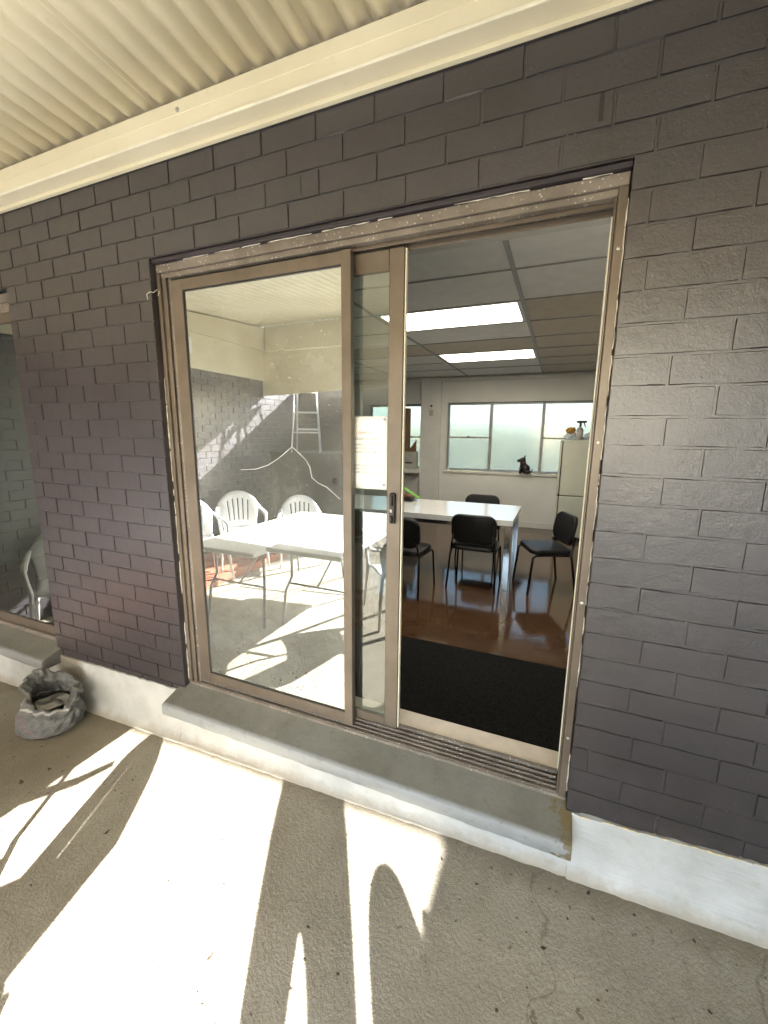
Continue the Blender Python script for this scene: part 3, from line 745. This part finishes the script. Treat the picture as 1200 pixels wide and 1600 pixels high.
for (i, j), lb in (((3, 2), 'glowing ceiling light panel nearest the doorway'), ((3, 5), 'glowing ceiling light panel farther back, near the windows')):
    L = thing('ceiling_light', lb, 'ceiling light', ((XE[i] + XE[i + 1]) / 2, (YE[j] + YE[j + 1]) / 2, ZC), group='ceiling light panels')
    hx, hy = (XE[i + 1] - XE[i]) / 2 - .016, (YE[j + 1] - YE[j]) / 2 - .010
    part('frame', 'cornice_white', L, (-hx, hx, -hy, -hy + .03, -.002, .02), (-hx, hx, hy - .03, hy, -.002, .02), (-hx, -hx + .03, -hy + .0305, hy - .0305, -.002, .02), (hx - .03, hx, -hy + .0305, hy - .0305, -.002, .02), r=.001)
    MB().box(-hx + .0305, hx - .0305, -hy + .0305, hy - .0305, .004, .016).build('diffuser', 'lamp_diffuser', L)

# windows in the back wall
def window(W_, mulls, label, name='window'):
    o = thing(name, label, 'window'); x0, x1, z0, z1 = W_; y = YB + .06
    part('frame', 'window_frame', o, (x0, x1, y, y + .05, z1 - .04, z1), (x0, x1, y, y + .05, z0 + .03, z0 + .07), (x0, x0 + .04, y, y + .05, z0 + .0705, z1 - .0405), (x1 - .04, x1, y, y + .05, z0 + .0705, z1 - .0405))
    part('sill', 'cornice_white', o, (x0 - .03, x1 + .03, YB - .035, y - .001, z0 - .012, z0 + .0295), r=.006)
    part('reveal', 'cornice_white', o, (x0 + .0005, x0 + .010, YB + .001, y - .001, z0 + .03, z1 - .001), r=.001)
    e = [x0 + .04] + [m for m, _ in mulls] + [x1 - .04]
    for m_, _ in mulls: part('mullion', 'window_frame', o, (m_ - .025, m_ + .025, y - .006, y + .05, z0 + .0705, z1 - .0405))
    for i in range(len(e) - 1):
        a = e[i] + (.0255 if i else .0005); b = e[i + 1] - (.0255 if i < len(e) - 2 else .0005); hung = (i != 1) if len(e) > 3 else True
        cuts = [z0 + .071, (z0 + z1) / 2 + .01, z1 - .041] if hung else [z0 + .071, z1 - .041]
        if hung: 
            tr_ = part('meeting_rail', 'window_frame', o, (a, b, y - .004, y + .03, cuts[1] - .014, cuts[1] + .014))
            part('catch', 'black_plastic', tr_, ((a + b) / 2 - .02, (a + b) / 2 + .02, y - .018, y - .0045, cuts[1] + .002, cuts[1] + .03))
        for k in range(len(cuts) - 1):
            MB().box(a, b, y + .018, y + .024, cuts[k] + (.0145 if k else 0), cuts[k + 1] - (.0145 if hung and k == 0 else 0)).build('pane', 'frosted_glass', o)
window(W1, [(-1.18, 0), (-.305, 0)], 'wide frosted three part window behind the fridge and dog figurine')
window(W2, [(-2.98, 0)], 'frosted window left of the pilaster, behind the cardboard boxes')

# mat
mt = MB().rbox(-1.75, .50, .604, 1.47, .0045, .016, r=.006, seg=2).build('door_mat', 'mat_black'); tag(mt, 'large black door mat just inside the open doorway', 'mat')

# meeting table
tb = thing('meeting_table', 'long white gloss table with square chrome legs inside the room', 'table', (0, 0, 0))
part('tabletop', 'white_laminate', tb, (-3.0, -.385, 2.86, 3.86, .700, .762), r=.004, seg=2)
part('under_rail', 'chrome', tb, (-2.95, -.43, 2.93, 2.955, .645, .699), (-2.95, -.43, 3.765, 3.79, .645, .699), (-.455, -.43, 2.956, 3.764, .645, .699))
for x in (-2.95, -.43):
    for y in (2.895, 3.80): part('leg', 'chrome', tb, (x - .032, x + .032, y - .03, y + .03, .0, .6995), r=.003)

# office chairs
def pad(w_, d_, h_, r_, bend=0.0, axis='y'):
    m = MB(); nu, nv = 10, 8
    bm = bmesh.new(); bmesh.ops.create_cube(bm, size=1.0); bmesh.ops.scale(bm, vec=(w_, d_, h_), verts=bm.verts)
    bmesh.ops.bevel(bm, geom=[e for e in bm.edges if abs((e.verts[0].co - e.verts[1].co).normalized().dot(Vector((0, 0, 1) if axis == 'z' else (0, 1, 0)))) > .9], offset=r_, segments=5, profile=.5, affect='EDGES')
    bmesh.ops.bevel(bm, geom=[e for e in bm.edges if abs((e.verts[0].co - e.verts[1].co).normalized().dot(Vector((0, 0, 1) if axis == 'z' else (0, 1, 0)))) < .5], offset=min(h_ if axis == 'z' else d_, .05) * .38, segments=3, profile=.5, affect='EDGES')
    if bend:
        for v in bm.verts: v.co.y += bend * (v.co.x / (w_ / 2)) ** 2
    bm.verts.index_update(); m.add([v.co[:] for v in bm.verts], [[v.index for v in f.verts] for f in bm.faces]); bm.free(); return m
def office_chair():
    t = thing('office_chair', 'x', 'chair', group='black chairs round the white table')
    s_ = pad(.47, .43, .05, .09, 0, 'z').build('seat', 'black_vinyl', t); s_.location = (0, .0, .445); smooth_by(s_, 50)
    b_ = pad(.47, .045, .315, .10, .035, 'y').build('backrest', 'black_vinyl', t); b_.location = (0, -.225, .655); b_.rotation_euler = (R(9), 0, 0); smooth_by(b_, 50)
    for s in (-1, 1):
        MB().tube([(s * .255, -.255, 0), (s * .235, -.20, .36), (s * .228, -.19, .42), (s * .22, -.205, .50), (s * .20, -.235, .60)], .0135, 8, flat=.8).build('leg', 'black_metal', t, smooth=True)
        MB().tube([(s * .25, .235, 0), (s * .238, .205, .33), (s * .235, .20, .39), (s * .23, .165, .415), (s * .228, .0, .418), (s * .228, -.17, .418)], .0135, 8, flat=.8).build('leg', 'black_metal', t, smooth=True)
    MB().tube([(-.225, .12, .41), (.225, .12, .41)], .011, 8).build('cross_bar', 'black_metal', t, smooth=True)
    return t
oc = office_chair()
spots = [(-.765, 2.975, 0, 'black padded chair with its back to the doorway, by the table corner leg'),
         (-.07, 3.17, R(112), 'black padded chair standing off the end of the table, turned sideways'),
         (-1.42, 2.52, R(-4), 'black padded chair nearest the door handle, partly behind the door stile'),
         (-.93, 4.07, R(180), 'black padded chair on the window side of the table, only its top showing'),
         (-2.15, 2.75, R(6), 'black padded chair farthest left, seen dimly through the glass')]
for i, (x, y, a, lb) in enumerate(spots):
    o = oc if i == 0 else copy_tree(oc)
    o.location = (x, y, 0); o.rotation_euler = (0, 0, a); o['label'] = lb

# fridge
fr = thing('fridge', 'cream two door fridge standing in the corner by the windows', 'fridge', (0, 0, 0))
fx0, fx1, fy0, fy1 = -.005, .62, 5.50, 6.16
part('body', 'fridge_cream', fr, (fx0, fx1, fy0 + .061, fy1, .03, 1.555), r=.012, seg=3)
u_ = part('door', 'fridge_cream', fr, (fx0 + .045, fx1, fy0, fy0 + .05, .712, 1.55), r=.012, seg=3)
l_ = part('door', 'fridge_cream', fr, (fx0 + .045, fx1, fy0, fy0 + .05, .06, .700), r=.012, seg=3)
part('door_seal', 'fridge_seal', fr, (fx0 + .02, fx1 - .01, fy0 + .0505, fy0 + .0605, .07, 1.54))
part('handle', 'fridge_cream', u_, (fx0 + .0, fx0 + .032, fy0 - .012, fy0 + .045, .73, 1.55), r=.008, seg=2)
part('handle_groove', 'fridge_seal', u_, (fx0 + .0325, fx0 + .0445, fy0 + .006, fy0 + .05, .70, 1.54))
part('handle', 'fridge_cream', l_, (fx0 + .0, fx0 + .032, fy0 - .012, fy0 + .045, .25, .69), r=.008, seg=2)
for x in (.04, .58): part('foot', 'black_plastic', fr, (x - .02, x + .02, fy0 + .1, fy0 + .14, 0, .0295))
# things on the fridge
sb = thing('spray_bottle', 'grey spray bottle with a black trigger on top of the fridge', 'bottle', (.26, 5.72, 1.556), R(180))
MB().lathe([(.045, 0), (.048, .01), (.048, .145), (.044, .175), (.028, .185), (.016, .20), (.016, .205)], n=16).build('bottle_body', 'bottle_grey', sb, smooth=True)
MB().lathe([(.0483, .045), (.0490, .046), (.0490, .125), (.0483, .126)], n=16).build('label_band', 'carton_white', sb, smooth=True)
MB().tube([(0, 0, .2055), (0, 0, .262)], .017, 10).rbox(-.085, .055, -.016, .016, .262, .295, r=.008).tube([(-.045, 0, .262), (-.062, 0, .235), (-.068, 0, .195)], [.010, .008, .006], 6).build('trigger_head', 'black_plastic', sb)
pb = MB(); r5 = random.Random(5)
def crumple(cx, cy, cz, rx, ry, rz_, n, seed, sharp=.35):
    rr = random.Random(seed); ph = [rr.uniform(0, 6.28) for _ in range(6)]; m = MB()
    def fn(u, v):
        th = 2 * math.pi * u; la = -math.pi / 2 + math.pi * v
        k = 1 + sharp * (math.sin(3 * th + ph[0]) * math.cos(4 * la + ph[1]) * .5 + math.sin(7 * th + ph[2] + 3 * la) * .25 + math.sin(11 * la + ph[3] + 5 * th) * .2)
        z = max(-1, math.sin(la) * (k if la > 0 else 1))
        return (cx + rx * k * math.cos(la) * math.cos(th), cy + ry * k * math.cos(la) * math.sin(th), cz + rz_ * (z + 1))
    return m.grid(fn, n, n // 2)
tag(crumple(.13, 5.72, 1.556 + .10, .065, .045, .045, 18, 2, .6).build('paper_bag', 'paper_bag'), 'crumpled orange brown paper bag on the fridge beside the spray bottle', 'bag')
tag(crumple(.14, 5.74, 1.556, .085, .06, .055, 20, 9, .5).build('plastic_wrap', 'clear_plastic'), 'bluish crumpled plastic wrap under the paper bag on the fridge', 'plastic wrap')
tag(crumple(.42, 5.74, 1.556, .09, .07, .055, 20, 14, .5).build('plastic_wrap', 'clear_plastic'), 'clear crumpled plastic bag right of the spray bottle', 'plastic wrap')

# dog figurine on the sill
dog = thing('dog_figurine', 'small black sitting dog figurine on the window sill', 'figurine', (-.555, YB - .075, .966), R(-8))
def blob(m, c, r, n=10):
    return m.grid(lambda u, v: (c[0] + r[0] * math.cos(math.pi * (v - .5)) * math.cos(2 * math.pi * u), c[1] + r[1] * math.cos(math.pi * (v - .5)) * math.sin(2 * math.pi * u), c[2] + r[2] * math.sin(math.pi * (v - .5))), n, n // 2 + 1)
m = MB(); blob(m, (.02, 0, .085), (.085, .06, .085)); blob(m, (-.015, 0, .155), (.055, .05, .075)); m.tube([(-.045, -.025, .14), (-.055, -.025, .0)], [.024, .020], 8); m.tube([(-.045, .025, .14), (-.055, .025, .0)], [.024, .020], 8)
blob(m, (.075, -.035, .035), (.055, .03, .035)); m.tube([(.09, .02, .03), (.13, .03, .05), (.14, .03, .09)], [.015, .012, .006], 6)
m.build('body', 'dog_black', dog, smooth=True)
m = MB(); blob(m, (-.025, 0, .235), (.052, .045, .045)); m.tube([(-.055, 0, .228), (-.115, 0, .215)], [.030, .022], 8); hd2 = m.build('head', 'dog_black', dog, smooth=True)
for s in (-1, 1): MB().tube([(.0, s * .03, .262), (.004, s * .036, .300), (.006, s * .036, .322)], [.020, .013, .002], 6, flat=.5).build('ear', 'dog_black', hd2, smooth=True)
MB().tube([(.02 * math.cos(a) * 2.4 - .018, .05 * math.sin(a), .192) for a in [i * math.pi / 6 for i in range(13)]], .008, 6).build('collar', 'rag_red', dog, smooth=True)

# remote control on the pilaster
rc = thing('remote_control', 'white air conditioner remote in a holder on the pilaster', 'remote', (-2.245, YB - .0905, 1.955))
part('holder', 'carton_white', rc, (-.035, .035, -.022, 0, 0, .11), r=.004); part('body', 'white_plastic', rc, (-.028, .028, -.020, -.003, .1105, .215), r=.004)
part('screen', 'ink_dark', rc, (-.02, .02, -.0215, -.0202, .165, .20), r=.0003); part('button', 'ink_dark', rc, (-.006, .006, -.0215, -.0202, .135, .147), r=.0003)
# tray with groceries on the table
ty = thing('black_tray', 'black tray with brown rolls near the far side of the table', 'tray', (-1.86, 3.66, .7625))
ty_m = MB().grid(lambda u, v: ((u - .5) * .34 * (.86 + .14 * abs(2 * v - 1) * 0 + .14), (v - .5) * .26, .004 + .055 * max(abs(2 * u - 1), abs(2 * v - 1)) ** 6), 12, 12); solid(ty_m.build('shell', 'black_plastic', ty, smooth=True), .004)
for i, (x, y) in enumerate(((-.08, 0), (.02, .02), (.09, -.02))):
    ro = MB(); blob(ro, (x, y, .05), (.06, .045, .038)); ro.build('bread_roll', 'bread_brown', ty, smooth=True)
gp = MB().rbox(-.17, .17, -.045, .045, -.007, .007, r=.005).build('green_folder', 'green_plastic'); gp.location = (-1.80, 3.70, .875); gp.rotation_euler = (0, R(27), R(-8)); tag(gp, 'bright green plastic folder leaning over the black tray', 'folder')
# cartons at the left window
ct = thing('white_carton', 'flat white printed carton on the sill of the left window', 'carton', (-2.76, YB - .10, .966))
part('box', 'carton_white', ct, (-.26, .26, -.11, .07, 0, .33), r=.004); part('print_band', 'ink_dark', ct, (.06, .20, -.1106, -.1101, .11, .14), (-.2, -.02, -.1106, -.1101, .20, .21), (-.22, .02, -.1106, -.1101, .27, .275), r=.0002)
cb = thing('cardboard_box', 'tall brown cardboard box standing on the white carton', 'box', (-2.80, YB - .10, 1.297))
part('box', 'cardboard', cb, (-.20, .14, -.10, .06, 0, .80), r=.003)
MB().add([(.145, -.08, .0), (.30, -.08, .0), (.30, -.08, .22), (.145, -.05, .0), (.30, -.05, .0), (.30, -.05, .22)], [(0, 1, 2), (5, 4, 3), (0, 3, 4, 1), (1, 4, 5, 2), (2, 5, 3, 0)]).build('flap', 'cardboard', cb)
part('bench', 'cornice_white', fw, (-4.2, -2.4505, YB - .28, YB - .036, .90, .9655), r=.004)

# ------------------------------------------------------------------ rubbish bag by the wall
bag = thing('rubbish_bag', 'slumped open grey plastic rubbish bag against the white plinth', 'bag', (-2.665, -.215, gz(-2.665)), R(12)); bag.scale = (.88, .88, .88)
rb = random.Random(31); PH = [rb.uniform(0, 6.28) for _ in range(12)]
def bagfn(u, v):
    th = 2 * math.pi * u
    prof = [(0, .10), (.04, .150), (.12, .182), (.25, .192), (.40, .184), (.55, .165), (.70, .140), (.82, .122), (.92, .128), (1.0, .150)]
    for (a, ra), (b, rb_) in zip(prof, prof[1:]):
        if a <= v <= b: r = ra + (rb_ - ra) * (v - a) / (b - a); break
    z = .275 * v
    fold = abs(math.sin(4.5 * th + PH[0] + 3.1 * v)) ** .6 - .6
    wr = .014 * fold * v + .010 * (abs(math.sin(8 * th + PH[1] - 9 * v)) - .5) + .006 * math.sin(13 * th + PH[2] + 6 * v) + .004 * (abs(math.sin(21 * th + 12 * v + PH[6])) - .5)
    hz = .007 * (abs(math.sin(17 * v + 2 * math.sin(3 * th + PH[8]))) - .5) * (1 - v)
    r += wr * (0.5 + 1.0 * v) + hz
    z += v * v * (.085 * math.sin(th - .92) + .020 * math.sin(2 * th + PH[4]) + .012 * math.sin(5 * th + PH[5]))
    return (r * 1.04 * math.cos(th) + .025 * v, r * (.90 - .18 * v * v) * math.sin(th) + .02 * v, max(.002, z))
m = MB().grid(bagfn, 110, 40)
o = m.build('bag_skin', 'grey_bag', bag, smooth=True); solid(o, .0015)
def rimfn(u, v):
    x, y, z = bagfn(u, 1.0); th = 2 * math.pi * u; k = 1 + .16 * math.sin(math.pi * min(1, v * .8)) - .02 * v
    return (.025 + (x - .025) * k, .02 + (y - .02) * k, z + .010 * math.sin(math.pi * v) - (.045 + .025 * math.sin(3 * th + PH[9])) * v + .006 * math.sin(9 * th + PH[7]) * v)
solid(MB().grid(rimfn, 110, 8).build('rim', 'grey_bag', bag, smooth=True), .0015)
MB().grid(lambda u, v: (.108 * v * math.cos(2 * math.pi * u) + .022, .085 * v * math.sin(2 * math.pi * u) + .018, .185 + .008 * math.sin(3 * u * 6.28 + 3 * v) * v - .01 * v), 40, 8).build('contents', 'grey_bag', bag, smooth=True)

# ------------------------------------------------------------------ patio furniture seen in the glass
def plastic_chair():
    t = thing('plastic_chair', 'x', 'chair', group='white plastic patio chairs')
    st = MB().grid(lambda u, v: ((u - .5) * (.46 - .06 * (1 - v)), -.21 + .44 * v, .425 + .02 * (2 * u - 1) ** 2 - .015 * math.sin(math.pi * v) + (.0 if v < .9 else -.035 * (v - .9) / .1)), 12, 10).build('seat', 'white_plastic', t, smooth=True); solid(st, .010)
    def bf(u, v):
        a = 2 * u - 1; top = .88 - .12 * a * a - .06 * abs(a) ** 5
        z = .425 + (top - .425) * v
        return (a * (.20 + .06 * v), -.21 - .13 * v + .05 * a * a, z)
    bk = MB().grid(bf, 31, 10, skip=lambda i, j: 2 <= j <= 7 and i in (7, 11, 15, 19, 23)).build('backrest', 'white_plastic', t, smooth=True); solid(bk, .010)
    for s in (-1, 1):
        MB().tube([(s * .25, -.25, .70), (s * .265, -.12, .665), (s * .275, .08, .655), (s * .272, .19, .635)], [.020, .026, .028, .026], 8, flat=.45).build('armrest', 'white_plastic', t, smooth=True)
        MB().tube([(s * .272, .19, .640), (s * .262, .215, .55), (s * .245, .215, .43), (s * .275, .275, 0)], [.026, .026, .030, .020], 8, flat=.6).build('leg', 'white_plastic', t, smooth=True)
        MB().tube([(s * .21, -.20, .44), (s * .245, -.27, .2), (s * .265, -.32, 0)], [.030, .026, .020], 8, flat=.6).build('leg', 'white_plastic', t, smooth=True)
    return t
pc = plastic_chair()
pspots = [(-1.30, -1.82, R(143), 'white plastic armchair beside the trestle tables, casting the armed shadow on the concrete'),
          (.66, -1.76, R(-78), 'white plastic armchair to the right of the photographer, out of frame'),
          (-3.62, -1.75, R(-62), 'white plastic armchair nearest in the row behind the trestle tables in the reflection'),
          (-3.60, -2.42, R(-48), 'white plastic armchair in the middle of the row behind the trestle tables'),
          (-3.20, -3.12, R(-35), 'white plastic armchair farthest back in the row, below the stepladder'),
          (-4.02, -.62, R(-60), 'white plastic armchair mirrored in the dark left glass door')]
for i, (x, y, a, lb) in enumerate(pspots):
    o = pc if i == 0 else copy_tree(pc)
    o.location = (x, y, gz(x) + (.135 if x < WING + .9 and y < -.8 else 0)); o.rotation_euler = (0, math.atan(-.036) * 0, a); o['label'] = lb

def trestle(loc, label):
    t = thing('folding_table', label, 'table', loc, group='white folding tables')
    part('tabletop', 'table_plastic', t, (-.365, .365, -.90, .90, .700, .742), r=.014, seg=3)
    for s in (-1, 1):
        y = s * .66
        for q in (-1, 1): MB().tube([(q * .27, y, .699), (q * .275, y, .42), (q * .31, y + s * .05, .30), (q * .325, y + s * .09, 0)], .013, 8).build('leg', 'grey_tube', t, smooth=True)
        MB().tube([(-.285, y + s * .012, .36), (.285, y + s * .012, .36)], .010, 8).build('cross_bar', 'grey_tube', t, smooth=True)
        MB().tube([(0, y + s * .012, .36), (0, s * .2, .699)], .009, 8).build('brace', 'grey_tube', t, smooth=True)
    return t
trestle((-2.635, -1.95, gz(-2.63)), 'white folding table nearer the glass on the left in the reflection')
trestle((-1.88, -2.08, gz(-1.88)), 'white folding table on the right in the reflection')

# stepladder
ldr = thing('step_ladder', 'aluminium stepladder glinting in the reflection in the fixed pane', 'ladder', (-3.95, -4.50, 1.311), R(-28))
H_ = 1.60
for s in (-1, 1):
    MB().tube([(s * .23, .30, 0), (s * .14, .06, H_)], .022, 4, flat=.6).build('front_stile', 'aluminium', ldr)
    MB().tube([(s * .21, -.32, 0), (s * .13, -.02, H_ - .03)], .017, 4).build('rear_stile', 'aluminium', ldr)
for k in range(4):
    f = .2 + k * .2; y = .30 + (.06 - .30) * f; hw = .23 + (.14 - .23) * f
    part('tread', 'aluminium', ldr, (-hw, hw, y - .055, y + .03, H_ * f - .012, H_ * f + .012))
part('top_cap', 'aluminium', ldr, (-.17, .17, -.06, .12, H_, H_ + .03)); part('rear_brace', 'aluminium', ldr, (-.185, .185, -.235, -.215, .36, .39)); part('platform', 'aluminium', ldr, (-.17, .17, -.16, .10, H_ * .66, H_ * .66 + .02))

# ------------------------------------------------------------------ the photographer behind the camera
ps = thing('person', 'person in dark clothes holding up a phone, shown only by a shadow', 'person', (0.06, -1.86, gz(.06)), 0)
def skin(name, verts, edges, mat, parent, lv=2):
    me = bpy.data.meshes.new(name); me.from_pydata([v[:3] for v in verts], edges, []); me.materials.append(MAT[mat])
    o = bpy.data.objects.new(name, me); col.objects.link(o); o.parent = parent
    sk = o.modifiers.new('skin', 'SKIN'); sk.use_smooth_shade = True
    for i, v in enumerate(verts):
        me.skin_vertices[0].data[i].radius = (v[3], v[4] if len(v) > 4 else v[3])
    me.skin_vertices[0].data[0].use_root = True
    md = o.modifiers.new('smooth', 'SUBSURF'); md.levels = lv; md.render_levels = lv
    return o
V = [(0, 0, .93, .16, .11), (0, 0, 1.12, .15, .105), (0, .01, 1.32, .17, .11), (0, 0, 1.43, .12, .08), (0, .01, 1.50, .055), (0, .03, 1.58, .07, .08), (0, .035, 1.68, .085, .10), (0, .03, 1.75, .06, .07)]
Ed = [(i, i + 1) for i in range(7)]
def chain(start, pts):
    a = start
    for p in pts: V.append(p); Ed.append((a, len(V) - 1)); a = len(V) - 1
for s in (-1, 1):
    chain(0, [(s * .10, 0, .86, .095), (s * .125, .01, .50, .062), (s * .135, -.02, .10, .042), (s * .145, .10, .035, .038), (s * .15, .19, .03, .03)])
    chain(3, [(s * .19, 0, 1.40, .062), (s * .25, .03, 1.13, .047), (s * .14, .22, 1.40, .035), (s * .085, .27, 1.50, .032, .022)])
body = skin('body', V, Ed, 'trouser_cloth', ps)
for s in (-1, 1):
    for k in range(4):
        b_ = (s * (.085 - .012 * k), .275, 1.515 + .004 * k)
        skin('finger', [(*b_, .009), (b_[0] - s * .03, .290, 1.54 + .008 * k, .009), (b_[0] - s * .05, .305, 1.555 + .008 * k, .008)], [(0, 1), (1, 2)], 'skin_tone', ps, 1)
    skin('thumb', [(s * .085, .265, 1.50, .010), (s * .062, .262, 1.525, .010), (s * .045, .268, 1.545, .009)], [(0, 1), (1, 2)], 'skin_tone', ps, 1)
hm = MB(); blob(hm, (0, .015, 1.70), (.088, .108, .10), 14); hm.build('hair', 'hair_dark', ps, smooth=True)
ph = MB().rbox(-.038, .038, .310, .318, 1.56, 1.71, r=.004, seg=2).build('phone', 'black_plastic'); ph.location = (.0, -1.86, gz(.06)); tag(ph, 'black phone held up by the person behind the camera', 'phone')

# ------------------------------------------------------------------ litter on the patio
rl = random.Random(77); m = MB()
for _ in range(420):
    x = rl.uniform(-3.2, 1.4); y = rl.uniform(-1.3, -.08); s = rl.choice((rl.uniform(.002, .004), rl.uniform(.003, .008)))
    z = gz(x); a = rl.uniform(0, 6.28); k = rl.randint(4, 6)
    top = [(x + s * math.cos(a + 2 * math.pi * i / k) * rl.uniform(.5, 1.2), y + s * .7 * math.sin(a + 2 * math.pi * i / k) * rl.uniform(.5, 1.2), z + .0005) for i in range(k)]
    m.add(top + [(x, y, z + s * .6)], [(i, (i + 1) % k, k) for i in range(k)])
tag(m.build('grit', 'grit_dark'), 'scattered dark grit and crumbs on the concrete', 'grit', kind='stuff')
for i, (px, py, s) in enumerate(((327, 1492, .016), (75, 1185, .02), (30, 1205, .028), (165, 1288, .018), (848, 1310 + 180, .016), (1082, 1485, .012), (918, 1405, .016), (690, 1345, .012))):
    c = ((px - 600) / FPX, (py - 800) / FPX, 1.0); d = [sum(M[k][j] * c[j] for j in range(3)) for k in range(3)]
    t_ = (gz(-.5) - CAM.z) / d[2]; x, y = CAM.x + d[0] * t_, CAM.y + d[1] * t_; z = gz(x); a = rl.uniform(0, 6.28); s *= .65
    m = MB().grid(lambda u, v: (x + (u - .5) * 2 * s * math.cos(a) - (v - .5) * s * math.sin(a) * math.sin(math.pi * min(.98, max(.02, u))), y + (u - .5) * 2 * s * math.sin(a) + (v - .5) * s * math.cos(a) * math.sin(math.pi * min(.98, max(.02, u))), z + .001 + .35 * s * (2 * u - 1) ** 2), 5, 3)
    tag(solid(m.build('dry_leaf', 'grit_dark', smooth=True), .0006), 'x', 'leaf', group='dry leaf scraps on the concrete')['label'] = 'small dry brown leaf scrap lying on the concrete'
print('bricks in wall', nb)
